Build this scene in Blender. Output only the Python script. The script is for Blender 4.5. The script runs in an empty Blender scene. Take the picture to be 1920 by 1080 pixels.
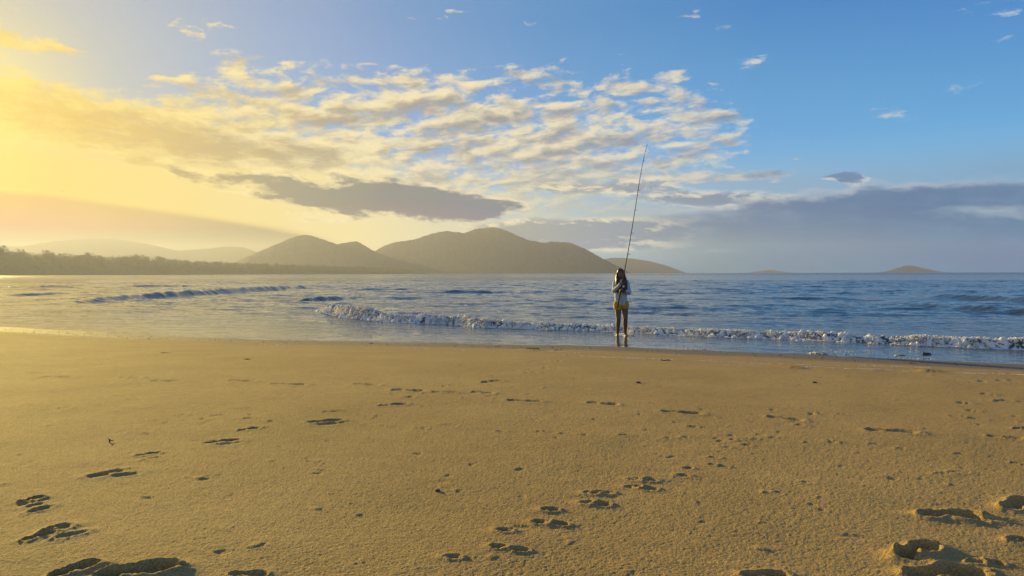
import bpy, bmesh, math, random
import numpy as np
from mathutils import Vector, Matrix

scene = bpy.context.scene
col = scene.collection
R = math.radians

# ------------------------------------------------------------------ camera
CAM_Z = 1.50
F_PX = 1387.0            # focal length in pixels of the 1920 wide frame
cam_d = bpy.data.cameras.new('camera'); cam = bpy.data.objects.new('camera', cam_d)
cam_d.sensor_width = 36.0; cam_d.lens = 36.0*F_PX/1920.0
cam_d.clip_start = 0.05; cam_d.clip_end = 60000
PITCH = math.atan(27.5/F_PX); ROLL = math.atan(5.0/1920)
cam.matrix_world = (Matrix.Translation((0, 0, CAM_Z)) @ Matrix.Rotation(R(90)-PITCH, 4, 'X')
                    @ Matrix.Rotation(-ROLL, 4, 'Z'))
col.objects.link(cam); scene.camera = cam
_CM = np.array(cam.matrix_world)

def ray(px, py):
    """world direction of a photograph pixel (1920x1080)"""
    d = _CM[:3, :3] @ np.array([(px-960.0)/F_PX, (540.0-py)/F_PX, -1.0])
    return d/np.linalg.norm(d)

# ------------------------------------------------------------------ light and exposure
SUN_AZ, SUN_EL = -38.3, 8.8           # degrees; azimuth from +Y towards +X
scene.view_settings.view_transform = 'Standard'
scene.view_settings.look = 'None'
scene.view_settings.gamma = 1.0
scene.view_settings.use_curve_mapping = False
scene.view_settings.exposure = 1.0
EXP = 2.0
cy = scene.cycles
cy.use_denoising = True
cy.max_bounces = 6; cy.diffuse_bounces = 2; cy.glossy_bounces = 3
cy.transparent_max_bounces = 8; cy.volume_bounces = 0
cy.sample_clamp_direct = 5.0; cy.sample_clamp_indirect = 4.0
cy.use_adaptive_sampling = True; cy.adaptive_threshold = 0.01

sun_d = bpy.data.lights.new('sun', 'SUN'); sun = bpy.data.objects.new('sun', sun_d)
sun_d.energy = 5.0; sun_d.angle = R(1.2); sun_d.color = (1.0, 0.75, 0.21)
az, el = R(SUN_AZ), R(SUN_EL)
SUN_DIR = Vector((math.sin(az)*math.cos(el), math.cos(az)*math.cos(el), math.sin(el)))
sun.rotation_euler = SUN_DIR.to_track_quat('Z', 'Y').to_euler()
sun.location = (0, 0, 30)
col.objects.link(sun)

# ------------------------------------------------------------------ node helper
class NT:
    def __init__(self, tree): self.t = tree
    def n(self, typ, **kw):
        nd = self.t.nodes.new(typ)
        ins = kw.pop('ins', {})
        for k, v in kw.items(): setattr(nd, k, v)
        for k, v in ins.items(): self.put(nd.inputs[k], v)
        return nd
    def put(self, sock, v):
        if isinstance(v, bpy.types.NodeSocket): self.t.links.new(v, sock)
        else: sock.default_value = v
    def m(self, op, a, b=0.0, c=None, clamp=False):
        nd = self.t.nodes.new('ShaderNodeMath'); nd.operation = op; nd.use_clamp = clamp
        self.put(nd.inputs[0], a)
        if not isinstance(b, (int, float)) or op not in ('SINE', 'COSINE', 'SQRT', 'ABSOLUTE', 'ARCSINE'): self.put(nd.inputs[1], b)
        if c is not None: self.put(nd.inputs[2], c)
        return nd.outputs[0]
    def vm(self, op, a, b=(0, 0, 0), scale=None):
        nd = self.t.nodes.new('ShaderNodeVectorMath'); nd.operation = op
        self.put(nd.inputs[0], a)
        if op not in ('NORMALIZE', 'LENGTH', 'SCALE'): self.put(nd.inputs[1], b)
        if scale is not None: self.put(nd.inputs['Scale'], scale)
        return nd.outputs['Value'] if op in ('DOT_PRODUCT', 'LENGTH', 'DISTANCE') else nd.outputs[0]
    def ss(self, x, lo, hi, a=0.0, b=1.0):
        nd = self.t.nodes.new('ShaderNodeMapRange'); nd.interpolation_type = 'SMOOTHSTEP'
        for k, v in enumerate((x, lo, hi, a, b)): self.put(nd.inputs[k], v)
        return nd.outputs[0]
    def lin(self, x, lo, hi, a=0.0, b=1.0):
        nd = self.t.nodes.new('ShaderNodeMapRange')
        for k, v in enumerate((x, lo, hi, a, b)): self.put(nd.inputs[k], v)
        return nd.outputs[0]
    def mix(self, f, a, b, blend='MIX', clampf=True):
        nd = self.t.nodes.new('ShaderNodeMix'); nd.data_type = 'RGBA'; nd.blend_type = blend; nd.clamp_factor = clampf
        self.put(nd.inputs[0], f); self.put(nd.inputs[6], a); self.put(nd.inputs[7], b)
        return nd.outputs[2]
    def ramp(self, x, stops, interp='LINEAR'):
        nd = self.t.nodes.new('ShaderNodeValToRGB'); nd.color_ramp.interpolation = interp
        e = nd.color_ramp.elements
        while len(e) < len(stops): e.new(0.5)
        for k, (p, c) in enumerate(stops):
            e[k].position = p; e[k].color = (c[0], c[1], c[2], 1)
        self.put(nd.inputs[0], x); return nd.outputs[0]
    def noise(self, vec, scale, detail=4, rough=0.5, lac=2.0, dist=0.0, out='Fac', dim='3D'):
        nd = self.t.nodes.new('ShaderNodeTexNoise'); nd.noise_dimensions = dim
        self.put(nd.inputs['Vector'], vec)
        for k, v in (('Scale', scale), ('Detail', detail), ('Roughness', rough), ('Lacunarity', lac), ('Distortion', dist)):
            self.put(nd.inputs[k], v)
        return nd.outputs[0] if out == 'Fac' else nd.outputs[1]
    def xyz(self, x, y, z):
        nd = self.t.nodes.new('ShaderNodeCombineXYZ')
        for k, v in enumerate((x, y, z)): self.put(nd.inputs[k], v)
        return nd.outputs[0]
    def sep(self, v):
        nd = self.t.nodes.new('ShaderNodeSeparateXYZ'); self.put(nd.inputs[0], v); return nd.outputs

def lin1(c): c /= 255.0; return c/12.92 if c <= 0.04045 else ((c+0.055)/1.055)**2.4
def srgb(r, g, b): return (lin1(r)/EXP, lin1(g)/EXP, lin1(b)/EXP, 1.0)      # radiance that shows as this colour
def alb(r, g, b): return (lin1(r), lin1(g), lin1(b), 1.0)

# ------------------------------------------------------------------ world: sky and clouds
def build_world():
    w = bpy.data.worlds.new('World'); scene.world = w; w.use_nodes = True
    t = w.node_tree; t.nodes.clear(); N = NT(t)
    out = N.n('ShaderNodeOutputWorld'); bg = N.n('ShaderNodeBackground')
    t.links.new(bg.outputs[0], out.inputs[0])
    tc = N.n('ShaderNodeTexCoord').outputs['Generated']
    d = N.vm('NORMALIZE', tc)
    x, y, z = N.sep(d)
    A = N.m('MULTIPLY', N.m('ARCTAN2', x, y), 57.2958)          # azimuth, degrees
    E = N.m('MULTIPLY', N.m('ARCSINE', z), 57.2958)             # elevation, degrees
    # angle to the sun
    c = N.vm('DOT_PRODUCT', d, tuple(SUN_DIR))
    ang = N.m('MULTIPLY', N.m('ARCCOSINE', N.m('MINIMUM', c, 0.99999)), 57.2958)
    sky = N.n('ShaderNodeTexSky'); sky.sky_type = 'NISHITA'; sky.sun_disc = False
    sky.sun_elevation = R(SUN_EL); sky.sun_rotation = R(SUN_AZ)
    sky.air_density = 1.0; sky.dust_density = SKY_DUST; sky.ozone_density = 2.0; sky.altitude = 0
    nish = N.vm('SCALE', sky.outputs[0], scale=SKY_K)
    base = nish
    if not RAW_SKY:
        base = clouds(N, d, A, E, ang, nish)
    N.put(bg.inputs['Color'], base); bg.inputs['Strength'].default_value = 0.1
    w.cycles.sampling_method = 'MANUAL'; w.cycles.sample_map_resolution = 512
    return w
def ae(px, py):
    d = ray(px, py); return math.degrees(math.atan2(d[0], d[1])), math.degrees(math.asin(d[2]))

def clouds(N, d, A, E, ang, nish):
    Ep = N.m('MAXIMUM', E, 0.0)
    an = N.m('DIVIDE', ang, 90.0)
    # clear air: Nishita sky softened towards the pale gold round the low sun
    en = N.m('DIVIDE', Ep, 60.0)
    blue = N.ramp(en, [(0.0, srgb(170, 200, 215)), (0.10, srgb(128, 176, 212)), (0.17, srgb(98, 154, 208)),
                       (0.31, srgb(68, 120, 186)), (0.6, srgb(62, 108, 172)), (1.0, srgb(50, 92, 158))])
    warmf = N.ramp(an, [(0.0, (1, 1, 1)), (0.07, (.92,)*3), (0.13, (.72,)*3), (0.22, (.50,)*3), (0.33, (.28,)*3), (0.46, (.13,)*3), (0.62, (.02,)*3), (0.8, (0,)*3)])
    warm = N.ramp(an, [(0.0, srgb(255, 246, 150)), (0.06, srgb(247, 226, 150)), (0.12, srgb(220, 210, 178)),
                       (0.25, srgb(196, 204, 205)), (0.5, srgb(170, 195, 215))])
    clear = N.mix(warmf, blue, warm)
    nt = N.vm('MULTIPLY', nish, (0.28, 0.40, 0.80))
    nt = N.vm('MINIMUM', nt, (0.5, 0.5, 0.5))
    clear = N.mix(0.10, clear, nt)
    pA = N.m('DIVIDE', N.m('ADD', A, 45.0), 90.0)
    def azr(stops):
        return N.ramp(pA, [((a+45)/90.0, srgb(*c)) for a, c in stops])
    lit = azr([(-40, (255, 226, 130)), (-30, (255, 228, 140)), (-20, (253, 232, 168)), (-8, (246, 229, 184)), (4, (238, 224, 188)),
               (14, (226, 217, 192)), (24, (196, 201, 204)), (34, (178, 192, 208))])
    shad = azr([(-40, (250, 214, 122)), (-30, (236, 203, 124)), (-21, (206, 184, 134)), (-12, (174, 164, 140)), (-3, (158, 155, 148)),
                (6, (146, 150, 156)), (14, (132, 144, 162)), (26, (112, 134, 158)), (34, (100, 124, 152))])
    # domain warp
    P = N.xyz(A, E, 0.0)
    wv = N.noise(N.xyz(N.m('MULTIPLY', A, 0.16), N.m('MULTIPLY', E, 0.5), 3.0), 1.0, 4, 0.55, out='Color')
    wv = N.vm('SUBTRACT', wv, (0.5, 0.5, 0.5))
    W1 = N.vm('ADD', P, N.vm('MULTIPLY', wv, (7.0, 1.8, 0)))
    W2 = N.vm('ADD', P, N.vm('MULTIPLY', wv, (3.0, 0.9, 0)))
    K = 24.2
    def blob(vec, px, py, rx, ry, tilt=0.0, amp=1.0):
        a0, e0 = ae(px, py)
        mp = N.n('ShaderNodeMapping', vector_type='TEXTURE', ins={'Vector': vec, 'Location': (a0, e0, 0), 'Rotation': (0, 0, R(tilt)), 'Scale': (rx/K, ry/K, 1)})
        g = N.n('ShaderNodeTexGradient', gradient_type='SPHERICAL', ins={'Vector': mp.outputs[0]})
        return N.m('MULTIPLY', g.outputs['Fac'], amp)
    def total(lst):
        s = lst[0]
        for q in lst[1:]: s = N.m('ADD', s, q)
        return s
    def fb(sx, sy, rot, zoff, detail=8, rough=0.58, off=(0, 0), warp=0.0):
        v = N.n('ShaderNodeMapping', vector_type='POINT', ins={'Vector': N.vm('ADD', (W2 if warp else P), (off[0], off[1], 0)), 'Rotation': (0, 0, R(rot)), 'Location': (0, 0, zoff)}).outputs[0]
        return N.noise(N.vm('MULTIPLY', v, (sx, sy, 1)), 1.0, detail, rough)

    # ---- high broken sheet
    mA = total([blob(W1, 640, 240, 420, 145, 4, 1.05), blob(W1, 1000, 250, 420, 160, 0, 1.0), blob(W1, 1180, 270, 240, 95, 0, .55),
                blob(W1, 500, 190, 230, 110, 0, .5), blob(W1, 1060, 370, 420, 60, 0, .65), blob(W1, 700, 330, 420, 80, -5, .6),
                blob(W1, 120, 205, 300, 60, -6, 1.2), blob(W1, 40, 75, 110, 26, -6, 1.2), blob(W1, 10, 125, 60, 22, 0, .9),
                blob(W1, 430, 110, 70, 30, 0, .55), blob(W2, 1030, 155, 90, 20, -12, .9), blob(W2, 1180, 160, 80, 18, -4, .9), blob(W2, 1262, 140, 50, 14, 0, .8),
                blob(W2, 1290, 190, 110, 26, 3, .8), blob(W2, 1340, 220, 90, 26, -8, .7), blob(W2, 1330, 328, 140, 14, 3, .8), blob(W2, 1430, 327, 140, 11, 3, .8),
                blob(W2, 1790, 162, 100, 18, 4, .62), blob(W2, 1770, 243, 70, 12, 2, .42), blob(W2, 1900, 288, 40, 10, 2, .55), blob(W2, 1850, 355, 130, 12, 4, .3),
                blob(W2, 1495, 300, 40, 8, 0, .4), blob(W2, 1330, 290, 120, 30, 8, .55)])
    # cover elsewhere in the sky, out of the camera's sight
    away = N.ss(N.m('ABSOLUTE', A), 48.0, 75.0)
    mA = N.m('ADD', mA, N.m('MULTIPLY', away, N.m('MULTIPLY', N.ss(E, 2.0, 8.0), 0.36)))
    def sheet(off):
        n1 = fb(0.55, 1.30, -4, 0.0, 9, 0.60, off, 1)
        n2 = fb(0.12, 0.70, -7, 7.0, 3, 0.5, off, 1)
        return N.m('ADD', N.m('MULTIPLY', n1, 2.3), N.m('MULTIPLY', n2, 1.5))
    s0 = sheet((0, 0)); s1 = sheet((-0.5, 0.40))
    dA = N.m('ADD', N.m('MINIMUM', mA, 0.95), N.m('MULTIPLY', N.m('SUBTRACT', s0, 2.35), 1.25))
    dA = N.m('ADD', dA, N.m('MULTIPLY', N.m('SUBTRACT', N.ss(mA, 0.0, 0.25), 1.0), 1.2))
    alA = N.ss(dA, -0.22, 0.42)
    grad = N.m('SUBTRACT', s0, s1)                               # positive where it thins towards the sun and sky
    n3 = fb(0.15, 0.80, -8, 13.0, 7, 0.60, (0, 0), 1)             # grey undersides, in long rows
    thick = N.m('ADD', N.m('MULTIPLY', N.m('SUBTRACT', n3, 0.5), 3.2), N.m('MULTIPLY', grad, -1.1))
    thick = N.m('ADD', thick, N.m('MULTIPLY', N.m('SUBTRACT', dA, 0.35), 0.75))
    shA = N.m('MULTIPLY', N.ss(thick, -0.60, 0.75), 0.92)
    cA = N.mix(shA, lit, shad)
    alA = N.m('MULTIPLY', alA, N.m('ADD', 0.78, N.m('MULTIPLY', N.ss(dA, 0.1, 0.8), 0.2)))
    col_ = N.mix(alA, clear, cA)

    # ---- soft band of smooth cloud behind (mid height)
    def layer(base, mask, nz, lo, hi, slo, shi, amax=1.0, litc=None, shc=None, sk=0.9):
        dd = N.m('ADD', N.m('ADD', mask, nz), N.m('MULTIPLY', N.m('SUBTRACT', N.ss(mask, 0.0, 0.22), 1.0), 1.5))
        a = N.m('MULTIPLY', N.ss(dd, lo, hi), amax)
        s = N.ss(N.m('ADD', dd, N.m('MULTIPLY', lite, sk)), slo, shi)
        return N.mix(a, base, N.mix(s, litc or lit, shc or shad))
    nz_f = N.m('MULTIPLY', N.m('SUBTRACT', fb(0.42, 1.25, 4, 21.0, 9, 0.62, warp=1), 0.5), 3.4)
    nz_g = N.m('MULTIPLY', N.m('SUBTRACT', fb(0.42, 1.25, 4, 21.0, 9, 0.62, off=(-0.5, 0.4), warp=1), 0.5), 3.4)
    lite = N.m('SUBTRACT', nz_g, nz_f)                           # negative where the side towards the sun is thicker
    nz_e = N.m('ADD', nz_f, N.m('MULTIPLY', lite, -0.6))
    nz_s = N.m('MULTIPLY', N.m('SUBTRACT', fb(0.10, 0.8, 1, 31.0, 5, 0.5, warp=1), 0.5), 0.8)
    # pale glow of thin cloud low over the hills
    glow = azr([(-40, (255, 222, 128)), (-25, (253, 226, 142)), (-12, (248, 228, 164)), (-3, (226, 216, 180)), (6, (190, 194, 182)),
                (16, (160, 170, 172)), (30, (136, 150, 166)), (40, (128, 145, 165))])
    g0 = N.m('SUBTRACT', 1.0, N.ss(N.m('ADD', N.m('ADD', E, N.m('MULTIPLY', nz_s, 3.0)), N.ss(A, -26.0, -2.0, -3.5, 0.0)), 3.0, 9.5))
    col_ = N.mix(N.m('MULTIPLY', g0, 0.92), col_, glow)

    # ---- left golden band with tan underside
    mB = total([blob(W2, 360, 268, 420, 60, -7, 1.25), blob(W2, 540, 285, 260, 44, -4, .8), blob(W2, 90, 205, 280, 60, -6, .9), blob(W2, 250, 290, 260, 26, -8, .6)])
    col_ = layer(col_, mB, nz_f, 0.15, 0.90, 0.35, 1.65, 0.82)
    # ---- dark lens
    mC = total([blob(W2, 650, 370, 190, 54, 2, 1.5), blob(W2, 815, 380, 180, 50, -3, 1.6), blob(W2, 520, 355, 140, 26, -8, .9), blob(W2, 905, 388, 80, 26, -6, .9),
                blob(W2, 345, 318, 52, 16, -20, .9), blob(W2, 465, 330, 50, 16, 0, .8)])
    mC = N.m('ADD', mC, N.m('MULTIPLY', N.m('SUBTRACT', fb(0.16, 0.5, 0, 43.0, 3, 0.5, warp=1), 0.5), 1.2))
    dark = azr([(-40, (236, 200, 124)), (-24, (205, 185, 135)), (-17, (176, 167, 138)), (-9, (154, 151, 140)), (-2, (148, 149, 147)), (10, (125, 138, 152)), (30, (110, 130, 155))])
    col_ = layer(col_, mC, nz_f, 0.15, 0.75, 0.25, 0.95, 0.95, shc=dark, sk=.8)
    # small dark puff on the right
    mP = total([blob(W2, 1588, 336, 40, 18, -6, 1.5), blob(W2, 1545, 331, 45, 9, 0, .9)])
    col_ = layer(col_, mP, nz_f, 0.35, 0.8, 0.5, 0.9, 0.8)
    # ---- grey bands, centre right
    mF = total([blob(W2, 1130, 440, 330, 42, 2, 1.3), blob(W2, 1350, 375, 260, 24, -4, 1.1), blob(W2, 1120, 350, 240, 22, 2, .8), blob(W2, 1000, 425, 160, 22, 0, .9)])
    fcol = azr([(-10, (200, 190, 165)), (0, (176, 172, 158)), (8, (158, 162, 165)), (16, (140, 150, 164)), (30, (118, 138, 160))])
    col_ = layer(col_, mF, N.m('ADD', N.m('MULTIPLY', nz_s, .8), N.m('MULTIPLY', nz_f, .30)), 0.15, 0.75, 0.25, 0.8, 0.85, shc=fcol)

    # ---- great bank on the right: its top climbs to the right
    a_r = N.lin(A, *[ae(1200, 395)[0], ae(1650, 342)[0], 0, 1])
    top = N.m('ADD', ae(1200, 395)[1], N.m('MULTIPLY', N.m('MINIMUM', a_r, 1.25), ae(1650, 342)[1]-ae(1200, 395)[1]))
    top = N.m('ADD', top, N.m('MULTIPLY', nz_f, 0.70))
    dE = N.m('SUBTRACT', top, E)
    aE = N.m('MULTIPLY', N.ss(dE, -0.25, 0.60), N.ss(A, 7.0, 17.0))
    rim = N.mix(N.ss(N.m('ADD', dE, N.m('MULTIPLY', lite, 0.35)), 0.05, 0.75), azr([(5, (226, 214, 184)), (16, (206, 204, 196)), (34, (166, 180, 200))]),
                azr([(5, (160, 160, 158)), (14, (130, 142, 160)), (25, (110, 132, 158)), (34, (104, 128, 156))]))
    low = azr([(5, (180, 178, 162)), (12, (160, 166, 160)), (20, (142, 156, 162)), (34, (118, 140, 160))])
    bodyE = N.mix(N.ss(E, 1.4, 4.6), low, rim)
    streak = N.m('MULTIPLY', total([blob(W2, 1880, 398, 170, 20, -1, 1.0), blob(W2, 1300, 398, 170, 10, -1, .8), blob(W2, 1400, 470, 350, 8, 0, .35)]), 0.8)
    bodyE = N.mix(N.m('MULTIPLY', N.ss(N.m('ADD', nz_s, N.m('MULTIPLY', nz_f, .2)), -0.12, 0.25), 0.30), bodyE, azr([(5, (196, 190, 168)), (14, (160, 170, 172)), (34, (140, 160, 182))]))
    bodyE = N.mix(N.m('MULTIPLY', N.ss(N.m('ADD', streak, N.m('MULTIPLY', nz_f, .3)), .1, 1.0), .8), bodyE, srgb(172, 186, 194))
    col_ = N.mix(N.m('MULTIPLY', aE, 0.95), col_, bodyE)

    # ---- great smooth bank on the left, sloping down to the right
    a_l = N.lin(A, *[ae(0, 350)[0], ae(610, 438)[0], 0, 1])
    e0, e1 = ae(0, 350)[1], ae(615, 440)[1]
    tl = N.m('ADD', e0, N.m('MULTIPLY', N.m('POWER', N.m('MAXIMUM', a_l, 0.0), 1.45), e1-e0))
    tl = N.m('ADD', tl, N.m('MULTIPLY', nz_s, 0.35))
    dD = N.m('SUBTRACT', tl, E)
    aD = N.m('MULTIPLY', N.ss(dD, -0.22, 0.65), N.ss(A, ae(650, 440)[0], ae(540, 440)[0]))
    bank = azr([(-40, (250, 206, 112)), (-30, (240, 206, 120)), (-24, (224, 199, 132)), (-18, (202, 186, 138)), (-13, (186, 174, 140))])
    rimD = azr([(-40, (255, 240, 140)), (-28, (255, 228, 142)), (-20, (244, 218, 150)), (-12, (220, 205, 160))])
    bank = N.mix(N.ss(dD, 0.0, 0.55), rimD, bank)
    bank = N.mix(N.ss(dD, 0.8, 5.0, 0.0, 0.30), bank, azr([(-40, (244, 204, 112)), (-20, (214, 194, 140)), (-10, (196, 184, 148))]))
    col_ = N.mix(N.m('MULTIPLY', aD, 0.92), col_, bank)

    # ---- radiance close to the sun, seen through cloud
    gl = N.ramp(an, [(0.0, srgb(235, 215, 130)), (0.025, srgb(150, 132, 60)), (0.04, srgb(100, 86, 32)), (0.08, srgb(56, 48, 16)), (0.18, srgb(20, 17, 6)), (0.4, (0, 0, 0, 1))])
    col_ = N.mix(1.0, col_, gl, 'ADD')
    # the sky above the haze layer: what is seen less what the air below adds
    x, y, z = N.sep(d)
    path = N.m('MINIMUM', N.m('DIVIDE', HAZE_TOP, N.m('MAXIMUM', z, 0.001)),
               N.m('DIVIDE', HAZE_R, N.m('MAXIMUM', N.m('MAXIMUM', N.m('ABSOLUTE', x), N.m('ABSOLUTE', y)), 0.7)))
    T = N.m('EXPONENT', N.m('MULTIPLY', path, -HAZE_DEN))
    g = HAZE_G
    ph = N.m('DIVIDE', 1-g*g, N.m('POWER', N.m('SUBTRACT', 1+g*g, N.m('MULTIPLY', N.vm('DOT_PRODUCT', d, tuple(SUN_DIR)), 2*g)), 1.5))
    J = N.vm('ADD', N.vm('SCALE', (0.252/EXP, 0.205/EXP, 0.079/EXP), scale=ph), (0.031/EXP, 0.054/EXP, 0.138/EXP))
    col_ = N.vm('SUBTRACT', col_, N.vm('SCALE', J, scale=N.m('SUBTRACT', 1.0, T)))
    col_ = N.vm('MAXIMUM', N.vm('SCALE', col_, scale=N.m('DIVIDE', 1.0, T)), (0.01, 0.015, 0.02))
    return N.vm('SCALE', col_, scale=10.0)

def build_haze():
    bm = bmesh.new(); bmesh.ops.create_cube(bm, size=1.0)
    me = bpy.data.meshes.new('haze'); bm.to_mesh(me); bm.free()
    o = bpy.data.objects.new('haze', me)
    o.scale = (2*HAZE_R, 2*HAZE_R, HAZE_TOP+2.0); o.location = (0, 0, (HAZE_TOP-2.0)/2)
    mt = bpy.data.materials.new('haze_air'); mt.use_nodes = True; t = mt.node_tree; t.nodes.clear(); N = NT(t)
    out = N.n('ShaderNodeOutputMaterial'); v = N.n('ShaderNodeVolumePrincipled')
    v.inputs['Color'].default_value = HAZE_COL
    v.inputs['Density'].default_value = HAZE_DEN
    v.inputs['Anisotropy'].default_value = HAZE_G
    t.links.new(v.outputs[0], out.inputs['Volume'])
    me.materials.append(mt); o['kind'] = 'stuff'; o['label'] = 'pale golden sea haze filling the air over the bay'
    col.objects.link(o); return o
HAZE_R, HAZE_TOP, HAZE_DEN, HAZE_G, HAZE_COL = 8000.0, 305.0, 1.9e-4, 0.45, (0.405, 0.435, 0.625, 1)
# ------------------------------------------------------------------ numeric helpers
_rng = np.random.default_rng(11)
_LAT = _rng.random((256, 256)).astype(np.float32)
def vnoise(x, y, seed=0):
    x = x+seed*37.7; y = y+seed*91.3
    xi = np.floor(x).astype(np.int64); yi = np.floor(y).astype(np.int64)
    fx = (x-xi); fy = (y-yi)
    fx = fx*fx*fx*(fx*(fx*6-15)+10); fy = fy*fy*fy*(fy*(fy*6-15)+10)
    a = _LAT[yi & 255, xi & 255]; b = _LAT[yi & 255, (xi+1) & 255]
    c = _LAT[(yi+1) & 255, xi & 255]; e = _LAT[(yi+1) & 255, (xi+1) & 255]
    return (a*(1-fx)+b*fx)*(1-fy)+(c*(1-fx)+e*fx)*fy
def fbm(x, y, octv=4, seed=0, gain=0.5):
    s = 0; a = 1.0; tot = 0; ca, sa = math.cos(0.6), math.sin(0.6)
    for k in range(octv):
        s = s+a*vnoise(x, y, seed+k*3); tot += a; a *= gain
        x, y = (x*ca-y*sa)*2.03, (x*sa+y*ca)*2.03
    return s/tot-0.5
def smooth01(t): t = np.clip(t, 0, 1); return t*t*(3-2*t)

def mesh_grid(name, X, Y, Z, mat, parent=None):
    """grid mesh from 2-D arrays, smooth shaded"""
    nr, nc = X.shape
    v = np.stack([X, Y, Z], -1).reshape(-1, 3).astype(np.float32)
    i = np.arange(nr*nc).reshape(nr, nc)
    q = np.stack([i[:-1, :-1], i[:-1, 1:], i[1:, 1:], i[1:, :-1]], -1).reshape(-1, 4).astype(np.int32)
    me = bpy.data.meshes.new(name)
    me.vertices.add(len(v)); me.vertices.foreach_set('co', v.ravel())
    me.loops.add(q.size); me.loops.foreach_set('vertex_index', q.ravel())
    me.polygons.add(len(q)); me.polygons.foreach_set('loop_start', np.arange(0, q.size, 4, dtype=np.int32))
    me.polygons.foreach_set('use_smooth', np.ones(len(q), dtype=bool))
    me.update(calc_edges=True)
    if mat: me.materials.append(mat)
    o = bpy.data.objects.new(name, me); col.objects.link(o); o.parent = parent
    return o

def mesh_obj(name, verts, faces, mat, parent=None, smooth=True):
    me = bpy.data.meshes.new(name); me.from_pydata([tuple(map(float, v)) for v in verts], [], [tuple(map(int, f)) for f in faces])
    if smooth: me.polygons.foreach_set('use_smooth', [True]*len(me.polygons))
    me.update()
    if mat: me.materials.append(mat)
    o = bpy.data.objects.new(name, me); col.objects.link(o); o.parent = parent
    return o

def tag(o, label=None, cat=None, group=None, kind=None):
    if label: o['label'] = label
    if cat: o['category'] = cat
    if group: o['group'] = group
    if kind: o['kind'] = kind
    return o

def mat(name):
    m = bpy.data.materials.new(name); m.use_nodes = True
    t = m.node_tree; b = t.nodes['Principled BSDF']; return m, NT(t), b
def simple(name, c, rough=0.6, metal=0.0, var=0.0, scale=20.0, bump=0.0, spec=None):
    m, N, b = mat(name)
    tc = N.n('ShaderNodeTexCoord').outputs['Object']
    n = N.noise(tc, scale, 5, 0.6)
    if var:
        a = tuple(v*(1-var) for v in c[:3])+(1,); e = tuple(min(1, v*(1+var)) for v in c[:3])+(1,)
        N.put(b.inputs['Base Color'], N.mix(N.lin(n, 0.3, 0.7), a, e))
    else: b.inputs['Base Color'].default_value = tuple(c[:3])+(1,)
    b.inputs['Roughness'].default_value = rough; b.inputs['Metallic'].default_value = metal
    if spec is not None: b.inputs['Specular IOR Level'].default_value = spec
    if bump:
        bp = N.n('ShaderNodeBump', ins={'Strength': 1.0, 'Distance': bump, 'Height': n}); N.put(b.inputs['Normal'], bp.outputs[0])
    return m

# ------------------------------------------------------------------ the shore: where sand and water lie
NX, NY = 0.34/math.hypot(0.34, 0.94), 0.94/math.hypot(0.34, 0.94)     # unit vector out to sea
def SD(x, y): return NY*x-NX*y, NX*x+NY*y                              # along the shore, out to sea
def ground(px, py, z=0.0):
    d = ray(px, py); t = (z-CAM_Z)/d[2]; return d[0]*t, d[1]*t
_wl = [(-500, 592), (0, 614), (300, 631), (600, 641), (960, 648), (1140, 651), (1522, 667), (1920, 687), (2400, 716)]
_wp = np.array([SD(*ground(*p)) for p in _wl]); _wp = _wp[np.argsort(_wp[:, 0])]
def shore_d(s):
    return np.interp(s, _wp[:, 0], _wp[:, 1])
_dt = np.arange(-200, 200, 0.1)
_zt = np.interp(_dt, [-200, -40, -16, -10, -5, -1.5, 0, 3.5, 8, 24, 60, 200], [1.9, 1.7, 0.68, 0.50, 0.29, 0.095, 0.0, -0.045, -0.2, -0.7, -0.9, -0.9])
_zt = np.convolve(np.pad(_zt, 12, 'edge'), np.ones(25)/25, 'valid')
def sand_base(x, y):
    s, d = SD(x, y)
    q = d-shore_d(s)
    z = np.interp(q, _dt, _zt)
    # gentle unevenness, and the wavering edge of the wash
    z = z+0.030*fbm(x*0.35, y*0.35, 3, 5)*smooth01((-q-0.5)/5)+0.012*fbm(s*0.5, d*1.3, 4, 9)*smooth01((q+6)/5)*smooth01((3.0-q)/2)
    return z
def sand_point(px, py):
    """where the line of sight through a photograph pixel meets the sand"""
    d = ray(px, py); t = 1.0
    lo, hi = 0.3, 40.0
    for _ in range(40):
        t = 0.5*(lo+hi); zz = float(sand_base(np.array([d[0]*t]), np.array([d[1]*t]))[0])
        if CAM_Z+d[2]*t > zz: lo = t
        else: hi = t
    return d[0]*t, d[1]*t

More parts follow.
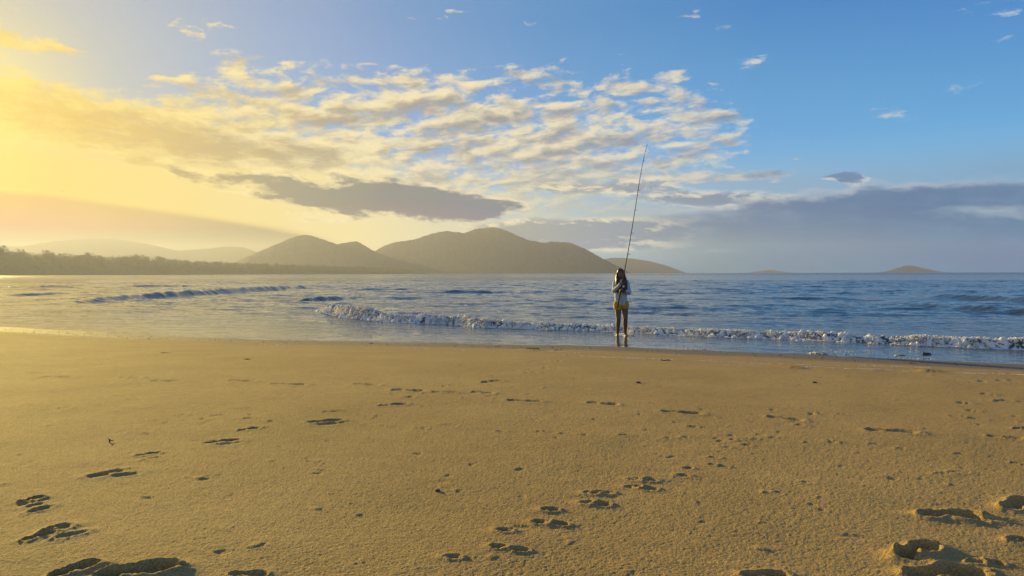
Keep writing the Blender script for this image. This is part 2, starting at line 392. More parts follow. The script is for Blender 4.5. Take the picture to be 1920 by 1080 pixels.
# footprints: (heel px, py, toe px, py, depth in m, kind)
PRINTS = [
 (180, 1090, 335, 1068, .060, 'f'), (95, 1088, 185, 1058, .045, 'f'), (40, 1016, 108, 1000, .022, 'f'), (88, 1000, 132, 985, .024, 'p'), (105, 1012, 165, 996, .014, 's'),
 (35, 942, 84, 933, .026, 'f'), (48, 953, 80, 945, .014, 'p'), (50, 962, 100, 948, .010, 's'), (160, 896, 210, 888, .024, 'p'), (200, 888, 248, 880, .026, 'p'), (205, 896, 268, 886, .012, 's'),
 (255, 855, 303, 848, .024, 'f'), (270, 862, 305, 856, .012, 's'), (380, 832, 452, 825, .024, 'f'), (400, 836, 458, 829, .012, 's'), (447, 808, 492, 802, .024, 'f'),
 (574, 793, 648, 787, .026, 'f'), (590, 797, 655, 791, .014, 's'), (605, 773, 642, 770, .022, 'f'), (710, 761, 766, 757, .026, 'f'), (755, 746, 780, 743, .02, 'p'), (830, 724, 856, 722, .02, 'f'),
 (903, 717, 944, 714, .034, 'f'), (980, 700, 1010, 698, .024, 'f'), (1018, 690, 1050, 688, .02, 'f'), (912, 706, 928, 705, .02, 'p'), (1035, 677, 1057, 676, .02, 'p'), (1012, 684, 1030, 683, .018, 'p'),
 (45, 698, 72, 699, .024, 'p'), (75, 706, 143, 707, .026, 'f'), (225, 707, 266, 709, .026, 'f'), (280, 714, 346, 716, .026, 'f'), (430, 713, 478, 716, .026, 'f'), (505, 720, 580, 722, .028, 'f'),
 (664, 720, 712, 723, .028, 'f'), (732, 731, 800, 734, .028, 'f'), (808, 736, 862, 736, .022, 'f'), (884, 735, 928, 738, .030, 'f'), (948, 750, 1017, 754, .030, 'f'), (1101, 755, 1162, 761, .030, 'f'),
 (1238, 771, 1320, 777, .034, 'f'), (1437, 781, 1510, 790, .030, 'f'), (1620, 806, 1725, 813, .034, 'f'), (1710, 813, 1737, 816, .016, 's'), (1850, 817, 1922, 824, .034, 'f'),
 (1724, 967, 1842, 970, .045, 'f'), (1790, 972, 1880, 976, .014, 's'), (1690, 1048, 1756, 1030, .060, 'f'), (1672, 1042, 1740, 1058, .035, 'p'), (1888, 956, 1940, 940, .045, 'f'), (1896, 866, 1932, 872, .030, 'f'),
 (1755, 889, 1785, 888, .016, 'p'), (1782, 886, 1818, 886, .016, 'p'), (1900, 803, 1940, 803, .032, 'f'), (1790, 754, 1822, 757, .028, 'p'), (1806, 769, 1838, 772, .028, 'p'), (1778, 780, 1812, 783, .026, 'p'),
 (1812, 784, 1850, 787, .018, 's'), (1838, 737, 1868, 741, .024, 'f'), (1863, 752, 1898, 751, .022, 'f'), (1815, 1058, 1845, 1056, .020, 'p'), (1850, 1056, 1885, 1060, .024, 'p'), (1700, 1082, 1850, 1080, .045, 'f'), (1390, 1082, 1480, 1082, .030, 'f'),
 (1895, 1016, 1930, 1012, .024, 'p'), (1820, 714, 1850, 715, .02, 'f'), (1868, 713, 1915, 714, .02, 'f'), (1895, 780, 1925, 784, .02, 'p'),
 (1500, 905, 1530, 905, .006, 'p'), (1060, 756, 1080, 756, .008, 'p'), (430, 1078, 500, 1080, .02, 'f'),
]
for _px, _py in [(52, 760), (75, 758), (120, 765), (215, 771), (340, 777), (383, 785), (445, 763), (465, 784), (510, 790), (725, 797), (790, 803), (872, 801), (940, 809), (1013, 808), (1096, 815), (1172, 815), (1255, 821), (1290, 819),
                 (1400, 822), (1560, 829), (1380, 824), (1445, 820), (1690, 840), (1800, 850), (1840, 852), (1560, 826), (1640, 832), (1425, 815), (1520, 775), (1580, 776)]:
    PRINTS.append((_px-12, _py, _px+12, _py+1, .014, 'p'))
for _px, _py in [(850, 1046), (945, 996), (935, 1027), (975, 1033), (1032, 957), (1015, 980), (1050, 984), (1110, 926), (1135, 925), (1105, 945), (1130, 948), (1195, 899), (1220, 901), (1190, 914), (1218, 918), (1290, 878),
                 (1280, 892), (1340, 858), (1335, 871), (1357, 875), (1360, 839), (1400, 835), (1412, 824), (1385, 830), (1440, 808), (1500, 797), (1300, 800)]:
    w_ = 17 if _py > 890 else 12
    PRINTS.append((_px-w_, _py-1, _px+w_, _py+1, .020, 'p'))

def build_sand():
    # columns: fine across the view, coarse round the back; rows: closer together near the camera
    ang = np.concatenate([np.linspace(-180, -40, 60, endpoint=False), np.linspace(-40, 40, 1120), np.linspace(40, 180, 61)[1:]])
    rr = 1.0/np.linspace(1/1.55, 1/26.0, 560)
    rad = np.concatenate([np.linspace(0.02, 1.5, 14), rr, np.geomspace(27.5, 7700, 40)])
    TH, RR = np.meshgrid(np.radians(ang), rad)
    X = RR*np.sin(TH); Y = RR*np.cos(TH)
    Z = sand_base(X, Y)
    near = smooth01((16-RR)/6)
    s, d = SD(X, Y); q = d-shore_d(s)
    dry = smooth01((-q-0.7)/1.5)
    # wind and wash relief of the dry sand
    Z += dry*near*(0.010*fbm(X*1.6, Y*1.6, 2, 21)+0.0030*fbm(s*7, d*9, 3, 31)+0.0042*fbm(X*75, Y*75, 3, 41, 0.85)*smooth01((9-RR)/5))
    # scattered small lumps and pits
    lump = np.clip(fbm(X*11, Y*11, 2, 51)-0.35, 0, 1); pit = np.clip(fbm(X*9, Y*9, 2, 61)-0.36, 0, 1)
    Z += dry*(0.05*lump-0.06*pit)*smooth01((14-RR)/5)
    # faint scuffed drag lines
    Z += dry*0.008*np.clip(fbm(s*0.6, d*3.2, 3, 71)-0.12, 0, 1)
    for (hx, hy, tx, ty, dep, kd) in PRINTS:
        if hy < 900: dep = dep*(0.56 if kd != 'p' else 0.48)
        else: dep = dep*0.8
        h = np.array(sand_point(hx, hy)); t_ = np.array(sand_point(tx, ty)); c = (h+t_)/2
        L = np.linalg.norm(t_-h)
        if L < 1e-4: continue
        ax = (t_-h)/L
        Lm = min(max(L, 0.06), 0.40)
        m = (np.abs(X-c[0]) < 0.45) & (np.abs(Y-c[1]) < 0.45)
        if not m.any(): continue
        x = X[m]-c[0]; y = Y[m]-c[1]
        wob = 0.020*fbm(X[m]*14, Y[m]*14, 3, 81)*(0.6 if kd == 'p' else 1.0)
        l = (x*ax[0]+y*ax[1])/Lm+wob/Lm; w = (-x*ax[1]+y*ax[0])/Lm+wob/Lm*0.8
        if kd == 'f':
            r1 = np.hypot((l+0.32)/0.17, w/0.15); r2 = np.hypot((l-0.22)/0.27, (w-0.02)/0.20); r3 = np.hypot(l/0.36, (w-0.035)/0.115)
            r = np.minimum(np.minimum(r1, r2), r3)
            deep = 0.42+0.58*np.maximum(1-smooth01((r1-0.8)/0.5), 0.9*(1-smooth01((r2-0.85)/0.45)))
        elif kd == 'p':
            r = np.hypot(l/0.48, w/0.34); deep = 1.0
        else:
            r = np.hypot(l/0.5, w/0.20); deep = 0.7
        bowl = 1-smooth01((r-0.50)/0.56)
        rim = np.exp(-((r-1.28)/0.26)**2)*(0.55+0.9*fbm(X[m]*20, Y[m]*20, 2, 91)+0.3*np.sign(w))
        if kd == 'p': bowl = bowl*np.clip(0.55+2.6*fbm(X[m]*42, Y[m]*42, 2, 93), 0.1, 1.2)
        hgt = dep*0.30*np.exp(-np.clip(r-1.0, 0, 9)**2/0.9)*(r > 0)-dep*deep*bowl*1.1+dep*0.26*np.clip(rim, 0, 2)
        hgt += dep*0.13*fbm(X[m]*45, Y[m]*45, 2, 95)*np.exp(-np.clip(r-1, 0, 9)**2/0.5)
        Z[m] += hgt
    # small heaps of sand near the wash
    for (px, py, w_, hh) in [(1490, 690, .22, .03), (1742, 697, .30, .035), (1000, 657, .35, .03), (1035, 657, .2, .02), (757, 685, .1, .012), (1640, 695, .15, .02), (1600, 692, .1, .015), (1100, 646, .2, .02), (1270, 676, .15, .015)]:
        gx, gy = sand_point(px, py); r2 = ((X-gx)/w_)**2+((Y-gy)/(w_*0.8))**2
        Z += hh*np.exp(-r2*2.5)*(1+0.8*fbm(X*20, Y*20, 2, 97))
    m, N, b = mat('beach_sand')
    P = N.n('ShaderNodeNewGeometry').outputs['Position']
    x, y, z = N.sep(P)
    n1 = N.noise(P, 0.9, 4, 0.55); n2 = N.noise(P, 420, 2, 0.6); n3 = N.noise(P, 120.0, 3, 0.65); n4 = N.noise(P, 16.0, 4, 0.6)
    dryc = N.mix(N.lin(n1, 0.3, 0.7), (0.570, 0.365, 0.120, 1), (0.720, 0.475, 0.168, 1))
    dryc = N.mix(N.lin(n3, 0.34, 0.66), N.mix(0.75, dryc, (0.26, 0.16, 0.05, 1)), dryc)
    dryc = N.mix(N.lin(n2, 0.55, 0.75, 0, 0.5), dryc, (0.80, 0.66, 0.38, 1))
    dryc = N.mix(N.lin(n4, 0.35, 0.65, 0.0, 0.30), dryc, (0.30, 0.20, 0.07, 1))
    # damp band: height above the water, wavering
    wz = N.m('ADD', z, N.m('MULTIPLY', N.m('SUBTRACT', N.noise(N.vm('MULTIPLY', P, (0.8, 2.0, 1)), 1.0, 4, 0.55), 0.5), 0.07))
    wet = N.m('SUBTRACT', 1.0, N.ss(wz, 0.070, 0.125))
    damp = N.m('SUBTRACT', 1.0, N.ss(wz, 0.08, 0.34))
    c1 = N.mix(N.m('MULTIPLY', damp, 0.35), dryc, (0.33, 0.225, 0.105, 1))
    c1 = N.mix(wet, c1, (0.20, 0.150, 0.098, 1))
    N.put(b.inputs['Base Color'], c1)
    N.put(b.inputs['Roughness'], N.lin(wet, 0, 1, 0.92, 0.85))
    N.put(b.inputs['Specular IOR Level'], N.lin(wet, 0, 1, 0.18, 0.20))
    fine = N.m('ADD', N.m('MULTIPLY', n3, 0.0070), N.m('MULTIPLY', n2, 0.0014))
    fine = N.m('ADD', fine, N.m('MULTIPLY', N.noise(P, 105.0, 3, 0.75), 0.0100))
    bs = N.lin(wet, 0, 1, 1.0, 0.12)
    bp = N.n('ShaderNodeBump', ins={'Strength': bs, 'Distance': 1.0, 'Height': fine}); N.put(b.inputs['Normal'], bp.outputs[0])
    o = mesh_grid('beach', X, Y, Z, m); tag(o, 'golden sand beach crossed by trails of footprints', kind='structure')
    return o

# ------------------------------------------------------------------ waves
def line_sd(pts, z=0.0):
    a = np.array([SD(*ground(*p[:2], z)) for p in pts]); o = np.argsort(a[:, 0])
    return a[o], o
class Roller:
    """a ridge of water along a line given by its shoreward foot, with a height along it"""
    def __init__(self, pts, front, back, flip=1.0):
        self.flip = flip
        a, o = line_sd(pts); self.s = a[:, 0]; self.d = a[:, 1]
        self.h = np.array([p[2] for p in pts])[o]; self.front, self.back = front, back
    def at(self, s, d):
        D = np.interp(s, self.s, self.d); g = np.interp(s, self.s, np.gradient(self.d, self.s))
        H = np.interp(s, self.s, self.h, left=0, right=0)
        wig = 0.25*fbm(s*0.7, s*0+3.3, 3, 13)
        t = (d-D)/np.sqrt(1+g*g)+wig
        return t, H
    def z_xy(self, x, y):
        """height by true distance from the line of the foot, for ridges lying at any angle"""
        if not hasattr(self, 'w'):
            self.w = np.stack([NY*self.s+NX*self.d, -NX*self.s+NY*self.d], -1)
            P = [self.w[0]]; Hs = [self.h[0]]
            for k in range(1, len(self.w)):                      # finer, rounded corners
                for f in np.linspace(0, 1, 9)[1:]: P.append(self.w[k-1]*(1-f)+self.w[k]*f); Hs.append(self.h[k-1]*(1-f)+self.h[k]*f)
            P = np.array(P)
            for _ in range(20): P[1:-1] = (P[:-2]+2*P[1:-1]+P[2:])/4
            self.P, self.Hs = P, np.array(Hs)
        P = self.P; pad = self.back*5+2; out = np.zeros_like(x)
        m = (x > P[:, 0].min()-pad) & (x < P[:, 0].max()+pad) & (y > P[:, 1].min()-pad) & (y < P[:, 1].max()+pad)
        if not m.any(): return out
        xx, yy = x[m], y[m]; best = np.full(xx.shape, 1e9); H = np.zeros(xx.shape); sg = np.ones(xx.shape)
        for k in range(len(P)-1):
            a, b = P[k], P[k+1]; e = b-a; L2 = e@e
            f = np.clip(((xx-a[0])*e[0]+(yy-a[1])*e[1])/L2, 0, 1); dx = xx-a[0]-f*e[0]; dy = yy-a[1]-f*e[1]; r = np.hypot(dx, dy)
            q = r < best; best = np.where(q, r, best); H = np.where(q, self.Hs[k]*(1-f)+self.Hs[k+1]*f, H)
            n = np.array([-e[1], e[0]]); n = n if n@np.array([NX, NY]) > 0 else -n
            sg = np.where(q, np.sign(dx*n[0]+dy*n[1]), sg)
        t = best*sg*self.flip+0.10*fbm(xx*0.5, yy*0.5, 2, 13)
        up = smooth01(t/self.front); dn = np.exp(-np.clip(t-self.front, 0, None)/self.back)
        out[m] = H*np.where(t < self.front, up, dn)*(1+0.25*fbm(xx*0.3, yy*0.3, 2, 19)); return out
    def z(self, s, d):
        t, H = self.at(s, d); f = self.front; b = self.back
        up = smooth01(t/f); dn = np.exp(-np.clip(t-f, 0, None)/b)
        return H*np.where(t < f, up, dn)
BREAK = Roller([(585, 582, 0.0), (606, 590, .24), (650, 597, .30), (750, 606, .23), (850, 610, .18), (890, 614, .18), (1000, 618, .14), (1163, 624, .11), (1300, 631, .11), (1500, 640, .13), (1700, 649, .15), (1920, 657, .16), (2300, 676, .15)], 0.42, 0.8)
SWELLS = [
 Roller([(100, 574, 0), (150, 571, .05), (200, 568, .18), (300, 561, .33), (400, 555, .36), (470, 549, .38), (560, 543, .36), (610, 540, 0)], 1.0, 1.5, -1.0),
 Roller([(560, 572, 0), (590, 566, .22), (640, 563, .18), (690, 560, 0)], .6, .8),
 Roller([(640, 547, 0), (700, 546, .24), (760, 545, .2), (820, 544, 0)], 1.0, 1.6),
 Roller([(780, 552, 0), (850, 551, .16), (930, 551, .12), (980, 550, 0)], .8, 1.2),
 Roller([(1690, 557, 0), (1740, 561, .20), (1800, 563, .24), (1920, 570, .26), (2050, 578, .2)], 0.9, 1.6),
 Roller([(1560, 571, 0), (1660, 574, .10), (1800, 585, .16), (1920, 592, .2), (2050, 600, .2)], .6, 1.1),
 Roller([(1330, 560, 0), (1420, 562, .12), (1520, 564, .14), (1600, 566, 0)], .8, 1.4),
 Roller([(230, 540, 0), (290, 539, .3), (350, 538, .2), (390, 537, 0)], 1.5, 2.5),
 Roller([(-60, 543, .3), (60, 542, .35), (140, 540, .25), (200, 538, 0)], 1.5, 2.5),
 Roller([(120, 529, 0), (200, 529, .6), (300, 528, .5), (380, 527, 0)], 3, 4),
 Roller([(-60, 556, 0), (40, 556, .16), (110, 554, .14), (180, 552, 0)], .9, 1.6),
]
_wr = np.random.default_rng(5)
WAVES = []
for _k in range(46):
    lam = 0.38*(1.075**_k)*_wr.uniform(.9, 1.1)             # 0.4 m to 10 m
    th = math.atan2(-NY, -NX)+_wr.normal(0, 0.42)
    am = 0.0112*lam**0.52*_wr.uniform(.6, 1.2)
    WAVES.append((2*math.pi/lam*math.cos(th), 2*math.pi/lam*math.sin(th), am*0.62, _wr.uniform(0, 6.28), lam))
def sea_z(x, y, detail=True):
    s, d = SD(x, y); q = d-shore_d(s); r = np.hypot(x, y)
    z = np.zeros_like(x)
    calm = 0.25+0.75*smooth01((q-3.0)/9.0)
    gust = 0.75+0.9*fbm(x*0.06, y*0.11, 3, 3)
    for kx, ky, am, ph, lam in WAVES:
        fade = smooth01((lam*420-r)/(lam*200))               # shorter waves stop where the mesh cannot carry them
        a = np.sin(kx*x+ky*y+ph+1.3*fbm(x*0.15/lam**.5, y*0.15/lam**.5, 2, 17))
        z += am*fade*(a+0.25*a*a)
    z = z*calm*gust+0.02*(1-calm)*0
    z += BREAK.z(s, d)*(1+0.9*fbm(s*1.3, d*0.2, 3, 37))
    for w in SWELLS: z += w.z_xy(x, y)
    return z+0.004

def build_sea():
    ang = np.concatenate([np.linspace(-110, -40, 40, endpoint=False), np.linspace(-40, 40, 1000), np.linspace(40, 110, 41)[1:]])
    r = [8.0]
    while r[-1] < 7800:
        x = r[-1]; step = max(min(x*x/1100*0.32, 0.16+x*0.0016 if x < 150 else 1e9), 0.03)
        if x > 150: step = min(x*x/1100*0.3, x*0.05)
        r.append(min(x+step, 7800.0))
    TH, RR = np.meshgrid(np.radians(ang), np.array(r)); X = RR*np.sin(TH); Y = RR*np.cos(TH)
    Z = sea_z(X, Y)
    m, N, b = mat('sea_water')
    g = N.n('ShaderNodeNewGeometry'); P = g.outputs['Position']
    # coordinates along and across the shore
    x, y, z = N.sep(P)
    s = N.m('SUBTRACT', N.m('MULTIPLY', x, NY), N.m('MULTIPLY', y, NX)); d = N.m('ADD', N.m('MULTIPLY', x, NX), N.m('MULTIPLY', y, NY))
    dist = N.vm('LENGTH', P)
    V = N.xyz(N.m('MULTIPLY', s, 0.26), d, 0.0)
    n1 = N.noise(V, 7.5, 3, 0.6); n2 = N.noise(V, 1.7, 4, 0.6, dist=0.4); n3 = N.noise(V, 0.55, 5, 0.6, dist=0.3); n4 = N.noise(V, 0.09, 5, 0.6)
    f1 = N.m('SUBTRACT', 1.0, N.ss(dist, 25.0, 90.0)); f2 = N.m('SUBTRACT', 1.0, N.ss(dist, 120.0, 500.0)); f3 = N.ss(dist, 20.0, 120.0)
    calm = N.ss(d, 14.5, 20.0, 0.45, 1.0)
    h = N.m('ADD', N.m('MULTIPLY', N.m('MULTIPLY', n1, 0.024), f1), N.m('MULTIPLY', N.m('MULTIPLY', n2, 0.10), f2))
    h = N.m('ADD', h, N.m('MULTIPLY', N.m('MULTIPLY', n3, 0.30), f3)); h = N.m('ADD', h, N.m('MULTIPLY', N.m('MULTIPLY', n4, 1.3), N.ss(dist, 150.0, 600.0)))
    h = N.m('MULTIPLY', h, calm)
    bp = N.n('ShaderNodeBump', ins={'Strength': 1.0, 'Distance': 1.0, 'Height': h})
    body = N.ramp(N.m('DIVIDE', N.m('SUBTRACT', d, 13.0), 60.0), [(0.0, (0.150, 0.125, 0.085)), (0.06, (0.085, 0.090, 0.072)), (0.25, (0.058, 0.078, 0.080)), (1.0, (0.034, 0.058, 0.074))])
    N.put(b.inputs['Base Color'], body)
    N.put(b.inputs['Roughness'], N.ss(dist, 22.0, 800.0, 0.05, 0.22))
    b.inputs['IOR'].default_value = 1.333
    N.put(b.inputs['Normal'], bp.outputs[0])
    o = mesh_grid('sea', X, Y, Z, m); tag(o, 'rippled sea with low swells rolling in to the beach', kind='structure')
    return o

FOAM = None
def foam_mat():
    m, N, b = mat('foam')
    P = N.n('ShaderNodeNewGeometry').outputs['Position']
    n = N.noise(P, 30.0, 4, 0.6)
    N.put(b.inputs['Base Color'], N.mix(N.lin(n, 0.3, 0.7), (0.78, 0.71, 0.56, 1), (0.94, 0.88, 0.72, 1)))
    b.inputs['Roughness'].default_value = 0.8; b.inputs['Specular IOR Level'].default_value = 0.25
    bp = N.n('ShaderNodeBump', ins={'Strength': 0.4, 'Distance': 0.02, 'Height': N.noise(P, 70.0, 3, 0.6)}); N.put(b.inputs['Normal'], bp.outputs[0])
    b.inputs['Subsurface Weight'].default_value = 0.5; b.inputs['Subsurface Radius'].default_value = (1.0, 0.95, 0.85); b.inputs['Subsurface Scale'].default_value = 0.04
    return m

ICO = None
def ico(sub=1):
    bm = bmesh.new(); bmesh.ops.create_icosphere(bm, subdivisions=sub, radius=1.0)
    v = np.array([tuple(q.co) for q in bm.verts]); f = np.array([[q.index for q in p.verts] for p in bm.faces]); bm.free(); return v, f

def blobs(name, centres, radii, m, rng, squash=0.75, sub=1, jitter=0.22):
    v0, f0 = ico(sub); n = len(centres); k = len(v0)
    V = np.repeat(v0[None], n, 0)*(1+jitter*(rng.random((n, k, 1))-0.5)*2)
    V = V*np.array(radii).reshape(n, 1, 1)*np.array([1, 1, squash])+np.array(centres)[:, None, :]
    Fc = (f0[None]+(np.arange(n)*k)[:, None, None]).reshape(-1, 3)
    me = bpy.data.meshes.new(name); V = V.reshape(-1, 3).astype(np.float32)
    me.vertices.add(len(V)); me.vertices.foreach_set('co', V.ravel())
    me.loops.add(Fc.size); me.loops.foreach_set('vertex_index', Fc.ravel().astype(np.int32))
    me.polygons.add(len(Fc)); me.polygons.foreach_set('loop_start', np.arange(0, Fc.size, 3, dtype=np.int32))
    me.polygons.foreach_set('use_smooth', np.ones(len(Fc), dtype=bool)); me.update(calc_edges=True)
    me.materials.append(m); o = bpy.data.objects.new(name, me); col.objects.link(o); return o

def build_foam():
    m = foam_mat(); rng = np.random.default_rng(3)
    s0, s1 = BREAK.s[0], BREAK.s[-1]
    def place(S, T):
        D = np.interp(S, BREAK.s, BREAK.d); g = np.interp(S, BREAK.s, np.gradient(BREAK.d, BREAK.s))
        wig = 0.25*fbm(S*0.7, S*0+3.3, 3, 13)
        DD = D+(T-wig)*np.sqrt(1+g*g)
        return NY*S+NX*DD, -NX*S+NY*DD, np.interp(S, BREAK.s, BREAK.h)
    S, T = np.meshgrid(np.arange(s0, min(s1, 13.0), 0.022), np.arange(-0.16, 1.0, 0.024))
    x, y, H = place(S, T)
    big = fbm(x*1.1, y*1.1, 2, 23); bil = np.abs(fbm(x*7.0, y*7.0, 2, 25)*4.2); bil2 = np.abs(fbm(x*12, y*12, 3, 27)*4.0)
    env = smooth01((T+0.15+0.10*big)/0.14)*(1-smooth01((T-0.34-0.55*big)/0.30))
    off = (0.050*bil+0.046*bil2-0.03)*(0.45+H/0.22)*env-0.020-0.05*(1-env)-0.10*smooth01((0.07-H)/0.07)
    off -= 0.03*smooth01((-0.06-fbm(x*2.2, y*2.2, 3, 29))/0.10)*smooth01((T-0.12)/.2)
    o0 = mesh_grid('foam_crest', x, y, sea_z(x, y)+off, m); tag(o0, 'lumpy crest of foam on the breaking wave', kind='stuff')
    ns = 42000
    S = rng.uniform(s0, s1, ns)
    T = rng.beta(1.5, 2.4, ns)*0.75-0.14
    back = rng.random(ns) < 0.12; T = np.where(back, rng.uniform(0.3, 1.5, ns), T)
    x, y, H = place(S, T)
    clump = fbm(x*3.0, y*3.0, 3, 29)
    keep = (clump+0.16 > rng.random(ns)*0.25) & (H > 0.02) & ~(back & (clump < 0.08))
    x, y, T, H, clump = x[keep], y[keep], T[keep], H[keep], clump[keep]
    z = sea_z(x, y)
    lift = np.clip(clump+0.25, 0, 1)*0.17*np.exp(-((T-0.22)/0.25)**2)*(H/0.15)
    r = (0.005+0.016*rng.random(len(x))**2.5)*np.where(T > 0.5, .7, 1.0)*np.clip(H/0.15, .6, 1.5)
    z = z+lift*rng.random(len(x))
    o = blobs('breaking_foam', np.stack([x, y, z], -1), r, m, rng, 0.8, 1, 0.35)
    tag(o, 'cream and grey foam tumbling along the breaking wave', kind='stuff')
    # thin threads of foam left on the wet sand and on the shallow wash
    C, Rd = [], []
    def thread(px0, py0, px1, py1, n, rad, wob=2.0, water=False):
        ph = rng.uniform(0, 100); f = rng.random(n)
        f = f[fbm(f*14+ph, f*0+5.0, 2, 6) > -0.05]
        hit = ground if water else sand_point
        p0, p1 = np.array(hit(px0, py0)), np.array(hit(px1, py1))
        dd = np.linalg.norm(p1-p0); nrm = np.array([-(p1-p0)[1], (p1-p0)[0]])/dd
        g = p0+(p1-p0)*f[:, None]+nrm*(wob*0.22*fbm(f*dd*1.3+ph, f*0, 3, 2)+rng.normal(0, .012, len(f)))[:, None]
        gz = sea_z(g[:, 0], g[:, 1]) if water else sand_base(g[:, 0], g[:, 1])
        for q, h in zip(g, gz): C.append((q[0], q[1], max(h, 0.0)+0.002)); Rd.append(rad*rng.uniform(.4, 1.2))
    for t in [(760, 652, 870, 657, 160), (975, 655, 1090, 662, 200), (1035, 666, 1250, 674, 340), (1130, 670, 1420, 681, 420), (1500, 688, 1680, 694, 420), (1385, 680, 1520, 684, 160), (1690, 696, 1860, 702, 330), (230, 632, 330, 636, 90),
              (480, 645, 560, 648, 60), (1600, 684, 1760, 690, 150), (1860, 700, 1925, 704, 120), (90, 622, 130, 624, 40)]:
        thread(*t[:5], 0.010)
    for t in [(1500, 661, 1610, 662, 120), (1555, 659, 1600, 661, 80), (1560, 665, 1610, 666, 60), (1655, 671, 1760, 676, 50), (1240, 655, 1330, 657, 40)]:
        thread(*t[:5], 0.014, 1.0, True)
    o2 = blobs('foam_threads', C, Rd, m, rng, 0.35, 1, 0.3)
    tag(o2, 'thin broken threads of foam along the waterline', kind='stuff')
    # splash thrown up by the nearer foot
    C, Rd = [], []
    for k in range(900):
        f = rng.random(); a = 1152+36*rng.random()
        gx, gy = ground(a, 628.5+rng.normal(0, 1.3))
        hgt = 0
        if 1170 < a: hgt = max(0.0, rng.normal(0.02, 0.085))*(1 if a > 1175 else .4)
        C.append((gx, gy, 0.006+abs(hgt))); Rd.append(rng.uniform(.006, .016)*(0.7 if hgt > .08 else 1))
    o3 = blobs('splash', C, Rd, m, rng, 0.8, 1, 0.3)
    tag(o3, 'small splash of white water around the feet of the angler', kind='stuff')

# ------------------------------------------------------------------ far land
def forest_mat(name, c0, c1, sc):
    m, N, b = mat(name)
    P = N.n('ShaderNodeNewGeometry').outputs['Position']
    n = N.noise(P, sc, 6, 0.62)
    N.put(b.inputs['Base Color'], N.mix(N.lin(n, 0.32, 0.68), c0, c1))
    b.inputs['Roughness'].default_value = 0.95; b.inputs['Specular IOR Level'].default_value = 0.1
    bp = N.n('ShaderNodeBump', ins={'Strength': 1.0, 'Distance': 0.35/sc, 'Height': n}); N.put(b.inputs['Normal'], bp.outputs[0])
    return m

def ridge_hill(name, label, prof, depth, m, thick=0.30, rough=0.05, seed=0, nc=260, jag=0.6):
    """a hill whose skyline, seen from the beach, follows prof"""
    px = np.linspace(prof[0][0], prof[-1][0], nc); py = np.interp(px, [p[0] for p in prof], [p[1] for p in prof])
    # round the corners of the profile a little, then give it treetops
    k = np.hanning(9); k /= k.sum(); py = np.convolve(np.pad(py, 4, 'edge'), k, 'valid')
    D = np.array([ray(a, b) for a, b in zip(px, py)]); D /= D[:, 1:2]
    H = np.clip(CAM_Z+D[:, 2]*depth, 0, None); Xr = D[:, 0]*depth
    hm = H.max()
    H = H+jag*hm*0.02*(fbm(px*0.35, px*0+seed, 4, seed)*2)*smooth01(H/hm*6)
    nf, nb = 34, 14
    rows = np.concatenate([np.linspace(-1, 0, nf), np.linspace(0, 1, nb+1)[1:]])
    half = hm*1.9
    X = np.zeros((len(rows), nc)); Y = X.copy(); Z = X.copy()
    for i, q in enumerate(rows):
        fall = 1-abs(q)**1.25
        ravine = 1+0.55*fbm(Xr/hm*2.2+q*0.8, Xr*0+q*1.1, 4, seed+5)*(1-fall)*1.6
        X[i] = Xr*(1+q*0.012); Y[i] = depth+q*half*(0.45+0.55*H/hm)+hm*0.4*fbm(Xr/hm*1.5, Xr*0, 3, seed+8)*(1-fall)
        z = H*np.clip(fall*ravine, 0, 1); z = z if q != 0 else H
        Z[i] = z-3.0*(abs(q) > 0.98)
    X = X*(Y/depth)
    Z = Z.copy(); Z[rows < 0] = np.minimum(Z[rows < 0], ((H-CAM_Z)*(Y[rows < 0]/depth)+CAM_Z))
    o = mesh_grid(name, X, Y, Z, m); tag(o, label, kind='structure'); return o

MAIN = [(690, 512), (702, 471), (720, 461), (740, 454), (777, 449), (803, 440), (822, 435), (840, 433), (870, 437), (893, 429), (923, 426), (937, 428), (960, 437), (990, 450), (1017, 455), (1037, 453), (1070, 455), (1100, 468), (1127, 483), (1157, 498), (1180, 511)]
LEFT = [(380, 500), (440, 492), (485, 472), (505, 463), (525, 455), (545, 446), (560, 442), (572, 440), (585, 442), (600, 447), (632, 458), (652, 454), (670, 452), (683, 460), (702, 471), (740, 486), (800, 499), (850, 511)]
FAINT = [(-300, 470), (-100, 458), (40, 462), (100, 452), (167, 447), (220, 449), (270, 456), (333, 470), (390, 466), (425, 462), (455, 463), (480, 472), (560, 490), (640, 512)]
FARR = [(1080, 512), (1110, 490), (1150, 483), (1180, 484), (1220, 490), (1250, 498), (1287, 512)]
ISLE = [(1650, 511), (1668, 507), (1685, 502), (1698, 498), (1712, 498), (1728, 502), (1745, 506), (1772, 511)]
ISLE2 = [(1395, 512), (1420, 509), (1442, 506), (1460, 508), (1490, 512)]

